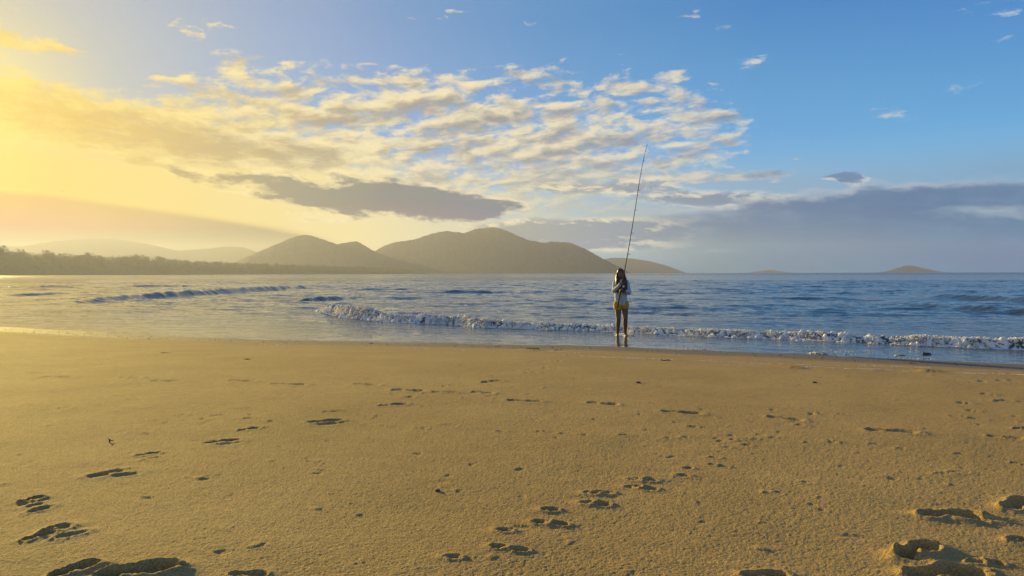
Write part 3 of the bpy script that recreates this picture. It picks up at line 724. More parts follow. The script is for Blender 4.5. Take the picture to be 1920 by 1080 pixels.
TREE_TOP = [(-400, 440), (-200, 450), (-60, 456), (0, 461), (20, 468), (37, 467), (60, 473), (87, 471), (130, 475), (167, 475), (207, 478), (260, 477), (300, 481), (353, 487), (387, 487), (433, 491), (500, 493), (567, 495), (660, 498), (760, 503), (833, 509), (860, 511)]
def wood_depth(px): return np.interp(px, [-400, 0, 300, 600, 860], [1200, 1450, 1800, 2100, 2500])
def crown_protos(rng, n=8, puffs=16, leaves=22):
    """crowns made of scattered leafy sprays round an uneven set of limbs, about unit height"""
    P = []
    for k in range(n):
        V, Fc = [], []
        for q in range(puffs):
            a = rng.uniform(0, 6.28); rr = rng.uniform(0, .42)**0.9; h = rng.uniform(.30, .93); lim = 0.44*math.sqrt(max(0.05, 1-((h-.6)/.45)**2)); rr = min(rr, lim)
            c = np.array([math.cos(a)*rr, math.sin(a)*rr, h]); pr = rng.uniform(.09, .20)
            for l in range(leaves):
                u = rng.normal(size=3); u /= np.linalg.norm(u); p = c+u*pr*rng.uniform(.5, 1.0)*np.array([1, 1, .8])
                t1 = rng.normal(size=3); t1 /= np.linalg.norm(t1); t2 = np.cross(t1, u); sz = rng.uniform(.025, .060)
                i = len(V); V += [p-t1*sz, p+t2*sz*.7, p+t1*sz]; Fc.append((i, i+1, i+2))
        # trunk and two limbs
        for (b0, b1, r0, r1) in [((0, 0, -.05), (.02, 0, .5), .035, .02), ((.02, 0, .4), (.2, .1, .75), .016, .008), ((.02, 0, .42), (-.18, -.1, .78), .016, .008)]:
            b0 = np.array(b0); b1 = np.array(b1); i = len(V)
            for e, r in ((b0, r0), (b1, r1)):
                for a in range(4): V.append(e+np.array([math.cos(a*1.571)*r, math.sin(a*1.571)*r, 0]))
            for a in range(4): Fc += [(i+a, i+(a+1) % 4, i+4+(a+1) % 4), (i+a, i+4+(a+1) % 4, i+4+a)]
        P.append((np.array(V), np.array(Fc)))
    return P

def build_land():
    fm = forest_mat('hill_forest', (0.030, 0.036, 0.024, 1), (0.060, 0.064, 0.044, 1), 0.035)
    ridge_hill('hill', 'low twin peaked hill left of the main mountain', LEFT, 3500, fm, seed=3)
    ridge_hill('mountain', 'broad wooded mountain rising behind the bay', MAIN, 4000, fm, seed=7, nc=340)
    fb_ = forest_mat('far_forest_shade_tint', (0.010, 0.020, 0.024, 1), (0.030, 0.045, 0.048, 1), 0.03)  # forest colour darkened and blued: unlit slopes and distance haze painted in
    ridge_hill('far_mountain', 'pale blue mountain shoulder sloping down behind the angler', FARR, 7000, fb_, seed=11, nc=120)
    ridge_hill('faint_range', 'faint golden mountain range beyond the wood', FAINT, 5900, fm, seed=15, nc=260, jag=.3)
    ridge_hill('island', 'small dome shaped island on the right horizon', ISLE, 7350, fb_, seed=19, nc=90, jag=.3)
    ridge_hill('faint_island', 'very faint low island on the horizon', ISLE2, 7700, fb_, seed=23, nc=60, jag=.3)
    # wooded low headland
    px = np.linspace(-400, 858, 420); top = np.interp(px, [p[0] for p in TREE_TOP], [p[1] for p in TREE_TOP])
    dep = wood_depth(px); D = np.array([ray(a, b) for a, b in zip(px, top)]); D /= D[:, 1:2]
    Ht = CAM_Z+D[:, 2]*dep*1.06; tree_h = np.clip(Ht*0.42, 2.0, 13.0); Hg = np.clip(Ht-tree_h*0.92, 0.4, None)
    rows = np.array([-0.012, 0.0, 0.01, 0.03, 0.06, 0.10, 0.16]); prof = np.array([-0.9, 0.15, 0.4, 0.75, 1.0, 0.95, 0.5])
    X = np.zeros((len(rows), len(px))); Y = X.copy(); Z = X.copy()
    for i in range(len(rows)):
        Y[i] = dep*(1+rows[i]); X[i] = D[:, 0]*Y[i]; Z[i] = np.where(prof[i] < 0, -0.8, Hg*prof[i])
    gm = forest_mat('headland_ground', (0.05, 0.05, 0.03, 1), (0.10, 0.09, 0.05, 1), 0.2)
    o = mesh_grid('headland', X, Y, Z, gm); tag(o, 'low headland under the wood across the bay', kind='structure')
    rng = np.random.default_rng(8); protos = crown_protos(rng)
    lm = simple('leaves', (0.075, 0.082, 0.028), 0.8, var=0.5, scale=0.12, spec=0.2)
    lt = lm.node_tree; bs = lt.nodes['Principled BSDF']
    V, Fc, off = [], [], 0
    def put(a, f, scale_h, wide=1.0):
        nonlocal off
        dd = float(wood_depth(a)); fr = np.interp(f, [0, 1], [0.0, 0.06]); yy = dd*(1+fr)
        ix = np.interp(a, px, np.arange(len(px))); hg = float(np.interp(a, px, Hg))*float(np.interp(fr, rows, prof)); th = float(np.interp(a, px, tree_h))*scale_h
        dx = float(np.interp(a, px, D[:, 0]))*yy
        return dx, yy, hg, th
    n = 1900
    A = -400+1255*rng.random(n)**1.0; Fr = rng.random(n)**0.8
    for a, f in zip(A, Fr):
        dx, yy, hg, th = put(a, f, rng.uniform(.72, 1.15))
        v, fc = protos[rng.integers(len(protos))]; ro = rng.uniform(0, 6.28); c, s_ = math.cos(ro), math.sin(ro)
        w = th*rng.uniform(1.0, 1.45)
        vv = np.stack([(v[:, 0]*c-v[:, 1]*s_)*w+dx, (v[:, 0]*s_+v[:, 1]*c)*w+yy, v[:, 2]*th+hg-0.12*th], -1)
        V.append(vv); Fc.append(fc+off); off += len(vv)
    V = np.concatenate(V).astype(np.float32); Fc = np.concatenate(Fc).astype(np.int32)
    me = bpy.data.meshes.new('wood'); me.vertices.add(len(V)); me.vertices.foreach_set('co', V.ravel())
    me.loops.add(Fc.size); me.loops.foreach_set('vertex_index', Fc.ravel()); me.polygons.add(len(Fc))
    me.polygons.foreach_set('loop_start', np.arange(0, Fc.size, 3, dtype=np.int32)); me.update(calc_edges=True); me.materials.append(lm)
    o = bpy.data.objects.new('wood', me); col.objects.link(o); tag(o, 'dense dark wood covering the headland across the bay', kind='stuff')
    # taller trees that stand clear of the wood
    bark = simple('bark', (0.06, 0.045, 0.03), 0.9, var=0.3, scale=1.0)
    tall = [(4, 459, 'tallest bushy tree at the left end of the wood'), (36, 466, 'rounded tree just right of the tallest one in the wood'), (88, 469, 'broad crowned tree above the left part of the wood'),
            (166, 473, 'flat topped tree standing proud of the wood, left of its middle'), (254, 476, 'pair of joined crowns rising above the middle of the wood'), (297, 479, 'last tall tree before the wood drops to the right')]
    for i, (a, tp, lab) in enumerate(tall):
        dx, yy, hg, th = put(a, 0.55, 1.0)
        ry = ray(a, tp); ztop = CAM_Z+ry[2]/ry[1]*yy; hh = ztop-hg
        e = bpy.data.objects.new('tree', None); col.objects.link(e); e.location = (ry[0]/ry[1]*yy, yy, hg)
        tag(e, lab, 'tree', 'tall trees standing above the wood')
        P2 = crown_protos(np.random.default_rng(50+i), 1, 34, 26)[0]; v, fc = P2; nt = 24
        crown = fc[:-nt]; used = crown.max()+1
        mesh_obj('crown', v[:used]*np.array([hh*.95, hh*.95, hh]), crown, lm, e, smooth=False)
        tv = v[used:]*np.array([hh, hh, hh]); mesh_obj('trunk', tv, fc[-nt:]-used, bark, e)
# ------------------------------------------------------------------ the angler
def capsule_mesh(V, Fc, a, b, ra, rb, n=14, ea=1.0, up=None, rings=5, sx=1.0):
    """a tapered, closed limb piece from a to b; sx flattens it across"""
    a = np.array(a, float); b = np.array(b, float); d = b-a; L = np.linalg.norm(d); d /= L
    u = np.array(up if up is not None else (0, 1, 0), float); u = u-d*(u@d)
    if np.linalg.norm(u) < 1e-3: u = np.array([1.0, 0, 0])-d*d[0]
    u /= np.linalg.norm(u); w = np.cross(d, u)
    prof = []
    for k in range(4): t = k/4*math.pi/2; prof.append((-math.cos(t)*ra, math.sin(t)*ra))
    for k in range(rings+1): t = k/rings; prof.append((t*L, ra+(rb-ra)*t))
    for k in range(1, 5): t = k/4*math.pi/2; prof.append((L+math.sin(t)*rb, math.cos(t)*rb))
    i0 = len(V)
    for (h, r) in prof:
        for q in range(n):
            an = q/n*2*math.pi; V.append(a+d*h+(w*math.cos(an)*sx+u*math.sin(an))*max(r, 1e-4))
    for k in range(len(prof)-1):
        for q in range(n): Fc.append((i0+k*n+q, i0+k*n+(q+1) % n, i0+(k+1)*n+(q+1) % n, i0+(k+1)*n+q))
    Fc.append(tuple(i0+q for q in range(n))[::-1]); Fc.append(tuple(i0+(len(prof)-1)*n+q for q in range(n)))
def ellipsoid(V, Fc, c, r, nu=16, nv=10, rot=None):
    i0 = len(V); c = np.array(c, float); M = np.array(rot) if rot is not None else np.eye(3)
    for j in range(nv+1):
        t = math.pi*j/nv
        for i in range(nu):
            p = 2*math.pi*i/nu; V.append(c+M@np.array([r[0]*math.sin(t)*math.cos(p), r[1]*math.sin(t)*math.sin(p), r[2]*math.cos(t)]))
    for j in range(nv):
        for i in range(nu): Fc.append((i0+j*nu+i, i0+j*nu+(i+1) % nu, i0+(j+1)*nu+(i+1) % nu, i0+(j+1)*nu+i))
def remeshed(name, V, Fc, voxel, m, parent, smooth_it=4, noise=None):
    o = mesh_obj(name, V, Fc, m, parent)
    md = o.modifiers.new('r', 'REMESH'); md.mode = 'VOXEL'; md.voxel_size = voxel; md.use_smooth_shade = True
    ms = o.modifiers.new('s', 'SMOOTH'); ms.factor = 0.5; ms.iterations = smooth_it
    bpy.context.view_layer.update()
    me = bpy.data.meshes.new_from_object(o.evaluated_get(bpy.context.evaluated_depsgraph_get()))
    o.modifiers.clear(); old = o.data; o.data = me; me.name = name; bpy.data.meshes.remove(old)
    me.polygons.foreach_set('use_smooth', [True]*len(me.polygons))
    if not me.materials: me.materials.append(m)
    if noise:
        co = np.zeros(len(me.vertices)*3, np.float32); me.vertices.foreach_get('co', co); co = co.reshape(-1, 3)
        no = np.zeros(len(me.vertices)*3, np.float32); me.vertices.foreach_get('normal', no); no = no.reshape(-1, 3)
        co += no*noise(co)[:, None]; me.vertices.foreach_set('co', co.ravel()); me.update()
    return o

_PX, _PY = ground(1165, 631.0)
def _rodpt(px, py):
    d = ray(px, py); p = d*((_PY-0.27)/d[1]); return (p[0]-_PX, -0.27, p[2]+CAM_Z+0.035)
ROD_A = _rodpt(1157.5, 577); ROD_B = _rodpt(1171.5, 505)
def build_person():
    gx, gy = ground(1165, 631.0)
    gy0 = gy; e = bpy.data.objects.new('person', None); col.objects.link(e)
    e.location = (gx, gy, -0.035); tag(e, 'long haired woman in pale jacket and yellow shorts standing in the wash holding a rod', 'person')
    skin = simple('skin', (0.17, 0.083, 0.047), 0.5, var=0.08, scale=14)
    nb = skin.node_tree.nodes['Principled BSDF']; nb.inputs['Subsurface Weight'].default_value = 0.08; nb.inputs['Subsurface Scale'].default_value = 0.02
    hairm = simple('hair', (0.060, 0.017, 0.009), 0.45, var=0.5, scale=60)
    jac = simple('jacket_cloth', (0.46, 0.51, 0.56), 0.85, var=0.06, scale=30, bump=0.004)
    yel = simple('shorts_cloth', (0.50, 0.30, 0.010), 0.8, var=0.10, scale=30, bump=0.003)
    dark = simple('dark_features', (0.03, 0.014, 0.010), 0.5)
    lipm = simple('lips', (0.34, 0.11, 0.085), 0.5)
    eyew = simple('eye_white', (0.7, 0.68, 0.64), 0.3)
    # joints (metres, facing -Y)
    PEL = (-.005, .02, .86); WAI = (-.01, .02, 1.03); CHE = (-.012, .03, 1.24); NEC = (-.014, .01, 1.39); HEA = (-.022, -.025, 1.515)
    hipL, kneeL, ankL = (-.085, .01, .82), (-.072, -.035, .455), (-.088, .02, .085)
    hipR, kneeR, ankR = (.085, .01, .82), (.088, -.045, .450), (.098, .01, .085)
    shL, elL, wrL = (-.140, .02, 1.325), (-.178, -.055, 1.120), (-.075, -.235, 1.255)
    shR, elR, wrR = (.122, .02, 1.320), (.176, -.060, 1.075), (.085, -.225, 1.110)
    V, F = [], []
    c = lambda a, b, ra, rb, **k: capsule_mesh(V, F, a, b, ra, rb, **k)
    c(PEL, WAI, .108, .098, sx=1.22); c(WAI, CHE, .100, .120, sx=1.25); c(CHE, NEC, .10, .05, sx=1.2)
    c((-.014, .015, 1.34), (-.02, -.005, 1.45), .052, .048)
    for (h, k_, a, s) in ((hipL, kneeL, ankL, -1), (hipR, kneeR, ankR, 1)):
        c(h, k_, .088, .056); mid = tuple(np.array(k_)*.68+np.array(a)*.32+np.array([0, .022, 0])); c(k_, mid, .054, .056); c(mid, a, .054, .036)
        c(k_, tuple(np.array(k_)+np.array([0, -.012, .0])+1e-3), .052, .05)
        heel = (a[0], a[1]+.03, .035); ball = (a[0]+s*.015, a[1]-.115, .030)
        c(a, heel, .038, .034); c(heel, ball, .034, .034, up=(0, 0, 1), sx=1.25); c(a, ball, .036, .028)
        for q in range(5):
            t0 = np.array(ball)+np.array([s*(-.030+q*.016), -.006-.004*(2-abs(q-1)), -.004]); ln = (.046, .042, .038, .034, .028)[q]; r = (.0135, .0105, .010, .0095, .009)[q]
            c(tuple(t0), tuple(t0+np.array([s*.003, -ln, -.006])), r, r*.8, n=8, rings=2)
    for (s_, e_, w_) in ((shL, elL, wrL), (shR, elR, wrR)):
        c(s_, e_, .052, .040); mid = tuple(np.array(e_)*.65+np.array(w_)*.35); c(e_, mid, .042, .040); c(mid, w_, .040, .026)
    # head: skull, jaw, cheeks, nose, ears
    th = R(14); yw = R(-10)                                       # looks down at her hands, a little to one side
    Rm = np.array(Matrix.Rotation(yw, 3, 'Z') @ Matrix.Rotation(th, 3, 'X'))
    H = np.array(HEA)
    def hp(x, y, z): return tuple(H+Rm@np.array([x, y, z]))
    ellipsoid(V, F, hp(0, .018, .025), (.075, .092, .088), rot=Rm); ellipsoid(V, F, hp(0, -.018, -.035), (.060, .072, .075), rot=Rm)
    c(hp(0, -.055, -.085), hp(0, -.060, -.070), .024, .022); ellipsoid(V, F, hp(.032, -.052, -.022), (.026, .026, .026)); ellipsoid(V, F, hp(-.032, -.052, -.022), (.026, .026, .026))
    c(hp(0, -.080, .012), hp(0, -.102, -.026), .008, .0135, n=8); c(hp(-.012, -.090, -.030), hp(.012, -.090, -.030), .009, .009, n=8)
    c(hp(-.045, -.074, .026), hp(.045, -.074, .026), .012, .012, n=8); c(hp(-.018, -.084, -.058), hp(.018, -.084, -.058), .010, .010, n=8)
    for s in (-1, 1): ellipsoid(V, F, hp(s*.078, .012, -.008), (.012, .022, .032), 10, 8, Rm)
    # hands closing round the rod
    rod0, rod1 = np.array(ROD_A), np.array(ROD_B); ax = (rod1-rod0)/np.linalg.norm(rod1-rod0)
    def hand(wr, t, side, flip):
        g = rod0+(rod1-rod0)*t                                    # grip centre on the rod
        wr = np.array(wr); v = g-wr; v -= ax*(v@ax); v /= np.linalg.norm(v); n = np.cross(ax, v)
        palm = g-v*.034
        c(tuple(wr), tuple(palm-v*.02), .026, .028)
        for q in range(4):                                        # palm built as four knuckle rays
            h = ax*(.030-q*.020); k0 = palm-v*.028+h*.7; k1 = palm+n*side*.008+h
            c(tuple(k0), tuple(k1), .014, .0125, n=8, rings=2)
            r = (.0095, .0100, .0095, .0082)[q]; ln = (.95, 1.05, 1.0, .82)[q]
            p = [k1, g+n*side*.024*ln-v*.006+h, g+n*side*.020*ln+v*.020*ln+h, g-n*side*.004+v*.026*ln+h, g-n*side*.018+v*.014+h*.97]
            for a_, b_, rr in zip(p[:-1], p[1:], (r, r*.95, r*.88, r*.8)): c(tuple(a_), tuple(b_), rr, rr*.93, n=8, rings=2)
        th0 = palm+ax*.022-n*side*.012-v*.012; th1 = g-n*side*.022+ax*.040-v*.006; th2 = g-n*side*.016+ax*.048+v*.016; 
        c(tuple(th0), tuple(th1), .0135, .0115, n=8, rings=2); c(tuple(th1), tuple(th2), .0115, .009, n=8, rings=2)
    def tz(z): return (z-ROD_A[2])/(ROD_B[2]-ROD_A[2])
    tu, tl = tz(1.285), tz(1.125)
    hand(wrL, tu, -1, 1); hand(wrR, tl, 1, 1)
    body = remeshed('body', V, F, .0058, skin, e, 5)
    # face details
    for s in (-1, 1):
        V2, F2 = [], []; ellipsoid(V2, F2, hp(s*.030, -.079, .010), (.0125, .008, .0085), 12, 8); ey = mesh_obj('eye', V2, F2, eyew, e)
        V2, F2 = [], []; ellipsoid(V2, F2, hp(s*.030, -.0865, .009), (.0055, .003, .0055), 10, 6); mesh_obj('iris', V2, F2, dark, ey)
        V2, F2 = [], []; capsule_mesh(V2, F2, hp(s*.014, -.088, .030), hp(s*.046, -.078, .032), .0042, .003, n=8); mesh_obj('eyebrow', V2, F2, dark, e)
    V2, F2 = [], []; capsule_mesh(V2, F2, hp(-.020, -.090, -.056), hp(0, -.096, -.054), .004, .006, n=8); capsule_mesh(V2, F2, hp(0, -.096, -.054), hp(.020, -.090, -.056), .006, .004, n=8); mesh_obj('lips', V2, F2, lipm, e)
    # hair: a cap and long loose locks over both shoulders
    rng = np.random.default_rng(4); V2, F2 = [], []
    ellipsoid(V2, F2, hp(0, .034, .034), (.088, .094, .094), rot=Rm); ellipsoid(V2, F2, hp(0, .062, -.035), (.088, .066, .10), rot=Rm)
    def lock(p0, pts, r0, r1):
        pp = [np.array(p0)]+[np.array(p) for p in pts]
        for i in range(len(pp)-1):
            f0, f1 = i/(len(pp)-1), (i+1)/(len(pp)-1); capsule_mesh(V2, F2, tuple(pp[i]), tuple(pp[i+1]), r0+(r1-r0)*f0, r0+(r1-r0)*f1, n=7, rings=2)
    for s in (-1, 1):
        for k in range(46):
            a = rng.uniform(-.2, 1.0); x0 = s*(.050+.038*a+rng.normal(0, .006)); y0 = .012-.05*rng.random()+a*.02
            root = hp(s*rng.uniform(.005, .05), -.045+rng.random()*.07, .105-.02*rng.random()); side = hp(s*(.080+.012*rng.random()), -.030+rng.random()*.06, .0+rng.normal(0, .01))
            z1 = 1.40+rng.normal(0, .015); z2 = 1.28+rng.normal(0, .02); z3 = 1.13+rng.uniform(-.05, .06)
            w = s*(.100+rng.uniform(-.060, .030)); wav = rng.normal(0, .012)
            lock(root, [side, (w*.95-.014, -.035+rng.normal(0, .02), z1), (w*1.02-.012+wav, -.095+rng.normal(0, .014), z2), (w*.92+wav*1.6-.01, -.118+rng.normal(0, .014), z3)], .016, .0065)
    for k in range(22):
        x0 = rng.uniform(-.10, .10)
        lock(hp(x0*.6, .09, .05), [(x0*1.1-.01, .105, 1.42), (x0*1.3-.01, .135, 1.28), (x0*1.25-.01, .13, 1.14+rng.normal(0, .02))], .018, .007)
    remeshed('hair', V2, F2, .007, hairm, e, 1, lambda co: 0.004*fbm(co[:, 0]*60, co[:, 2]*9+co[:, 1]*30, 2, 3).astype(np.float32))
    # jacket
    V2, F2 = [], []
    j = lambda a, b, ra, rb, **k: capsule_mesh(V2, F2, a, b, ra, rb, **k)
    j((.002, .02, .78), (-.01, .022, 1.0), .134, .122, sx=1.16); j((-.01, .02, .98), CHE, .124, .122, sx=1.20); j(CHE, (-.014, .018, 1.335), .118, .074, sx=1.36); j((-.014, .03, 1.35), (-.014, .03, 1.385), .088, .072, sx=1.15)
    for (s_, e_, w_) in ((shL, elL, wrL), (shR, elR, wrR)):
        j(s_, e_, .062, .056); w2 = tuple(np.array(e_)*.10+np.array(w_)*.90); j(e_, w2, .056, .042); j(tuple(np.array(e_)*.16+np.array(w_)*.84), w2, .043, .043)
    for k in range(9):                                            # hood lying behind the neck
        a = R(-20+k*27.5); j((-.014+.095*math.cos(a), .045+.085*math.sin(a), 1.385), (-.014+.095*math.cos(a+.4), .045+.085*math.sin(a+.4), 1.385+.01), .034, .034, n=8)
    def folds(co):
        x, y, z = co[:, 0], co[:, 1], co[:, 2]
        f = 0.013*fbm(x*9+z*5, z*13-y*6, 3, 4)+0.010*np.abs(fbm(x*16-z*9, z*16+y*9, 2, 8))
        f = f+0.012*np.exp(-((z-.80)/.05)**2)*np.sin(np.arctan2(y, x)*9)*.5
        return f.astype(np.float32)
    jk = remeshed('jacket', V2, F2, .0078, jac, e, 4, folds)
    me = jk.data; bm = bmesh.new(); bm.from_mesh(me); bmesh.ops.bisect_plane(bm, geom=bm.verts[:]+bm.edges[:]+bm.faces[:], plane_co=(0, 0, .785), plane_no=(-.33, 0, -1), clear_outer=True)
    bm.to_mesh(me); bm.free()
    V3, F3 = [], []                                              # zip down the front, hem band and cuffs
    capsule_mesh(V3, F3, (-.006, -.128, .80), (-.012, -.138, 1.02), .006, .006, n=6); capsule_mesh(V3, F3, (-.012, -.138, 1.02), (-.014, -.10, 1.32), .006, .006, n=6)
    mesh_obj('zip', V3, F3, simple('zip_metal', (.35, .37, .40), .4), jk)
    for wv, ev in ((wrL, elL), (wrR, elR)):
        V3, F3 = [], []; a_ = tuple(np.array(ev)*.09+np.array(wv)*.91); b_ = tuple(np.array(ev)*.02+np.array(wv)*.98); capsule_mesh(V3, F3, a_, b_, .043, .038, n=16); mesh_obj('cuff', V3, F3, jac, jk)
    # shorts, longer on her right leg side
    V2, F2 = [], []
    capsule_mesh(V2, F2, (0, .02, .80), (0, .02, .86), .118, .10, sx=1.18)
    capsule_mesh(V2, F2, (-.075, .01, .80), (-.080, .0, .715), .110, .108, rings=3); capsule_mesh(V2, F2, (.075, .01, .80), (.078, .0, .760), .108, .102, rings=3)
    sh = remeshed('shorts', V2, F2, .009, yel, e, 3, lambda co: (0.010*fbm(co[:, 0]*14, co[:, 2]*7+co[:, 1]*9, 3, 12)).astype(np.float32))
    # cut the hem of the shorts open: trim rounded ends below the hem line
    me = sh.data; bm = bmesh.new(); bm.from_mesh(me); bmesh.ops.bisect_plane(bm, geom=bm.verts[:]+bm.edges[:]+bm.faces[:], plane_co=(-.09, 0, .675), plane_no=(-.12, 0, -1), clear_outer=True)
    bm.to_mesh(me); bm.free()
    return e

def build_rod(person):
    gx, gy = ground(1165, 631.0)
    e = bpy.data.objects.new('fishing_rod', None); col.objects.link(e)
    blank = simple('rod_blank', (0.008, 0.008, 0.010), 0.75, spec=.15); cork = simple('grip_foam', (0.02, 0.02, 0.022), 0.8); metal = simple('reel_metal', (0.05, 0.05, 0.055), 0.55, metal=0.3)
    white = simple('tip_paint', (0.45, 0.44, 0.42), 0.7); spoolm = simple('spool_line', (0.55, 0.60, 0.62), 0.5); blk = simple('reel_body', (0.03, 0.035, 0.04), 0.4)
    M = Matrix.Translation((gx, gy, -0.035))
    A = np.array(M @ Vector(ROD_A)); B = np.array(M @ Vector(ROD_B))
    # the blank runs from the grip up to the tip seen at (1213, 272), bending slightly
    yt = A[1]-0.05
    def at(px, py, y): d = ray(px, py); return d*(y/d[1])+np.array([0, 0, CAM_Z])
    pts = [A, A+(B-A)*.3, A+(B-A)*.6, B, at(1178.5, 468, A[1]), at(1190.5, 395, A[1]), at(1200.5, 330, yt), at(1208, 292, yt), at(1213, 271, yt)]
    pts = [np.array(p) for p in pts]
    e.location = pts[0]; tag(e, 'long slender black surf rod pointing up over the water from the hands of the woman', 'fishing rod')
    o0 = np.array(e.location)
    # smooth curve through the points
    P = np.array(pts); seg = np.r_[0, np.cumsum(np.linalg.norm(np.diff(P, axis=0), axis=1))]; T = np.linspace(0, seg[-1], 60)
    C = np.stack([np.interp(T, seg, P[:, i]) for i in range(3)], -1)
    for _ in range(6): C[1:-1] = (C[:-2]+2*C[1:-1]+C[2:])/4
    tot = seg[-1]
    def tube(name, t0, t1, r0, r1, m, n=10, steps=None, parent=e):
        steps = steps or max(2, int((t1-t0)*60)); V, F = [], []
        for i in range(steps+1):
            t = t0+(t1-t0)*i/steps; p = np.array([np.interp(t*tot, T, C[:, k]) for k in range(3)]); q = np.array([np.interp(min(t*tot+.02, tot), T, C[:, k]) for k in range(3)]); q0 = np.array([np.interp(t*tot-.02, T, C[:, k]) for k in range(3)])
            d = q-q0; d /= np.linalg.norm(d); u = np.cross(d, (0, 1, 0)); u /= np.linalg.norm(u); w = np.cross(d, u); r = r0+(r1-r0)*i/steps
            for a in range(n): V.append(p-o0+(u*math.cos(2*math.pi*a/n)+w*math.sin(2*math.pi*a/n))*r)
        for i in range(steps):
            for a in range(n): F.append((i*n+a, i*n+(a+1) % n, (i+1)*n+(a+1) % n, (i+1)*n+a))
        F.append(tuple(range(n))[::-1]); F.append(tuple(steps*n+a for a in range(n)))
        return mesh_obj(name, V, F, m, parent)
    tube('blank', 0.0, 0.93, .0120, .0050, blank); tube('tip', 0.93, 1.0, .0045, .0028, white); 
    tube('butt_cap', -0.0, 0.018, .020, .020, cork); tube('rear_grip', 0.018, 0.115, .0175, .0165, cork); tube('fore_grip', 0.15, 0.215, .0165, .014, cork)
    def torus(c, nrm, Rr, r, m, name, parent, nu=16, nv=6):
        nrm = np.array(nrm)/np.linalg.norm(nrm); u = np.cross(nrm, (0, 1, .1)); u /= np.linalg.norm(u); w = np.cross(nrm, u); V, F = [], []
        for i in range(nu):
            a = 2*math.pi*i/nu; ce = u*math.cos(a)+w*math.sin(a)
            for j in range(nv):
                b = 2*math.pi*j/nv; V.append(c+ce*(Rr+r*math.cos(b))+nrm*r*math.sin(b))
        for i in range(nu):
            for j in range(nv): F.append((i*nv+j, ((i+1) % nu)*nv+j, ((i+1) % nu)*nv+(j+1) % nv, i*nv+(j+1) % nv))
        return mesh_obj(name, V, F, m, parent)
    ax = (B-A)/np.linalg.norm(B-A); side = np.array([1.0, -.35, 0]); side /= np.linalg.norm(side)
    for t, rg in ((.33, .030), (.46, .024), (.60, .018), (.72, .013), (.82, .010), (.90, .008), (.96, .006), (.998, .005)):
        p = np.array([np.interp(t*tot, T, C[:, k]) for k in range(3)])-o0; foot = p+side*(.006); cc = p+side*(.010+rg+.006)
        V, F = [], []; capsule_mesh(V, F, p-ax*.02, cc-side*rg, .0035, .003, n=6); capsule_mesh(V, F, p+ax*.02, cc-side*rg, .0035, .003, n=6)
        gd = mesh_obj('guide', V, F, metal, e); torus(cc, ax, rg, .0028, metal, 'ring', gd)
    # winding wraps near the tip
    for t in (.945, .955, .968, .978, .988): tube('wrap', t, t+.004, .0062, .0060, blank, 8, 1)
    # spinning reel under the fore grip, towards the camera and to the right
    pr = A+(B-A)*.46-o0; out = np.array([.55, -.8, 0]); out /= np.linalg.norm(out)
    V, F = [], []; capsule_mesh(V, F, pr-ax*.03, pr+ax*.05, .010, .009, n=8); capsule_mesh(V, F, pr, pr+out*.055, .008, .011, n=8); ellipsoid(V, F, pr+out*.068, (.026, .028, .034)); reel = mesh_obj('reel', V, F, blk, e)
    c0 = pr+out*.070+ax*.035
    V, F = [], []; capsule_mesh(V, F, c0, c0+ax*.016, .030, .030, n=18); mesh_obj('rotor', V, F, metal, reel)
    V, F = [], []; capsule_mesh(V, F, c0+ax*.030, c0+ax*.058, .026, .024, n=18); mesh_obj('spool', V, F, spoolm, reel)
    torus(c0+ax*.035, np.cross(ax, out)+ax*.3, .036, .0022, metal, 'bail_arm', reel)
    hs = np.cross(ax, out); V, F = [], []; capsule_mesh(V, F, pr+out*.068, pr+out*.068-hs*.062, .006, .005, n=8); capsule_mesh(V, F, pr+out*.068-hs*.062, pr+out*.10-hs*.066, .005, .005, n=8); ellipsoid(V, F, pr+out*.118-hs*.066, (.014, .014, .014), 10, 8); mesh_obj('crank', V, F, blk, reel)
    return e

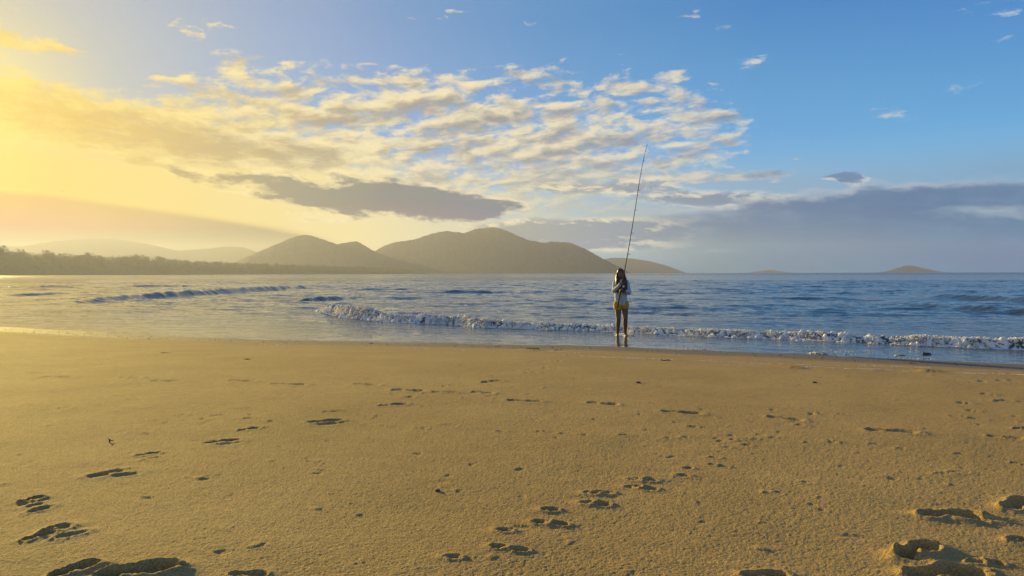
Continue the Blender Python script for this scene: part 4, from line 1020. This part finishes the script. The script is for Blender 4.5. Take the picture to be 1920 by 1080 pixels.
# ------------------------------------------------------------------ small things on the sand and in the wash
def lumpy(name, loc, size, m, seed, sub=3, amp=.25, parent=None, rot=0):
    v, f = ico(sub); n = fbm(v[:, 0]*1.7+seed, v[:, 1]*1.7+v[:, 2]*1.3, 3, seed)*2; v = v*(1+amp*n)[:, None]*np.array(size)
    o = mesh_obj(name, v, f, m, parent); o.location = loc; o.rotation_euler = (0, 0, rot); return o
def build_debris():
    rng = np.random.default_rng(21)
    dk = simple('dark_stone', (.035, .032, .030), .45, var=.4, scale=25, bump=.006); pale = simple('pale_shell', (.62, .55, .42), .5, var=.15, scale=40, bump=.004)
    brown = simple('brown_driftwood', (.10, .06, .03), .8, var=.4, scale=30, bump=.004); weed = simple('dark_seaweed', (.03, .025, .012), .6, var=.4, scale=40)
    fo = bpy.data.materials['foam']
    gx, gy = ground(1532, 665)
    V = [(gx+rng.normal(0, .055), gy+rng.normal(0, .05), .008+abs(rng.normal(0, .022))) for _ in range(260)]
    o = blobs('foam_clump', V, rng.uniform(.008, .024, 260), fo, rng, .7, 1, .3); tag(o, 'cream clump of foam floating in the shallow wash right of the angler', 'foam')
    # half sunk pale shell with its dark trailing end
    gx, gy = ground(1688, 668.5); e = bpy.data.objects.new('driftwood', None); col.objects.link(e); e.location = (gx, gy, 0); tag(e, 'low piece of driftwood with a pale end lying in the shallow water', 'driftwood')
    lumpy('pale_end', (-.055, 0, .012), (.045, .04, .024), pale, 3, parent=e); lumpy('dark_end', (.03, 0, .008), (.085, .035, .018), dk, 5, parent=e)
    gx, gy = ground(1737, 665.5); e = bpy.data.objects.new('stone', None); col.objects.link(e); e.location = (gx, gy, 0); tag(e, 'small dark blocky stone standing in the shallow water near the right edge', 'stone')
    lumpy('stone_block', (.0, 0, .016), (.075, .05, .028), dk, 8, parent=e, amp=.35); lumpy('stone_knob', (-.055, 0, .030), (.020, .02, .030), dk, 9, parent=e, amp=.3)
    items = [(205, 828, 'twig', 'forked dark twig stuck upright in the dry sand, left of the footprints', .030), (308, 662, 'seaweed', 'tiny scrap of dark seaweed on the left part of the beach', .045), (462, 674, 'seaweed', 'small dark scrap of seaweed on sand below the middle of the left wash', .045),
             (1000, 655, 'seaweed', 'longest dark heap of seaweed at the edge of the wash, left of the angler', .13), (1040, 657, 'seaweed', 'small dark heap of seaweed beside the longest heap', .07), (330+20, 0, '', '', 0),
             (695, 644, 'seaweed', 'dark speck of seaweed on the waterline below the breaking wave', .06), (1245, 676, 'seaweed', 'flat dark scrap of seaweed on the foam line under the angler', .07), (1710, 682, 'seaweed', 'dark scrap of seaweed on wet sand below the stone', .05),
             (1197, 718, 'shell', 'small brown shell on the smooth sand below the angler', .03), (1527, 718, 'shell', 'lone brown shell on smooth sand below the driftwood', .03), (820, 920, 'shell', 'tiny dark shell alone in the middle foreground sand', .014)]
    for k, (px, py, kind, lab, sz) in enumerate(items):
        if not sz: continue
        x, y = sand_point(px, py); z = float(sand_base(np.array([x]), np.array([y]))[0])
        if kind == 'twig':
            V, F = [], []; capsule_mesh(V, F, (0, 0, -.01), (.002, 0, .014), .005, .003, n=7); capsule_mesh(V, F, (.001, 0, .007), (.020, .006, .006), .003, .002, n=6); capsule_mesh(V, F, (.002, 0, .01), (-.006, 0, .017), .0025, .002, n=6)
            o = mesh_obj('twig', V, F, brown); o.location = (x, y, z)
        elif kind == 'seaweed':
            V, F = [], []
            for q in range(16):
                a = rng.normal(0, sz*.5); b_ = rng.normal(0, sz*.25); th = rng.uniform(-.5, .5); L = sz*rng.uniform(.2, .5)
                capsule_mesh(V, F, (a, b_, rng.uniform(0, sz*.12)), (a+L*math.cos(th), b_+L*math.sin(th), rng.uniform(0, sz*.15)), sz*.06, sz*.035, n=6, rings=2)
            o = mesh_obj('seaweed', V, F, weed); o.location = (x, y, z+.003)
        else:
            o = lumpy('shell', (x, y, z+sz*.15), (sz, sz*.75, sz*.4), brown, 30+k, 2, .3, rot=rng.uniform(0, 3))
        tag(o, lab, kind)
    # uncountable shell grit, thickest along the wet edge
    C, Rd = [], []
    n = 900; s = rng.uniform(-22, 14, n); q = np.where(rng.random(n) < .75, rng.normal(-.75, .35, n), -rng.random(n)**.7*7-.5)
    d = shore_d(s)+q; x = NY*s+NX*d; y = -NX*s+NY*d; z = sand_base(x, y)
    o = blobs('shell_grit', np.stack([x, y, z+.002], -1), rng.uniform(.004, .013, n)*np.where(q > -1.6, 1.15, .55), simple('grit', (.09, .065, .04), .6, var=.6, scale=9), rng, .6, 1, .3)
    tag(o, 'dark shell grit and weed scraps scattered over the sand', kind='stuff')

RAW_SKY = False; SKY_K = 0.5; SKY_DUST = 1.0
build_world()
build_sand(); build_sea(); build_land(); build_foam()
build_haze()
person = build_person(); build_rod(person); build_debris()
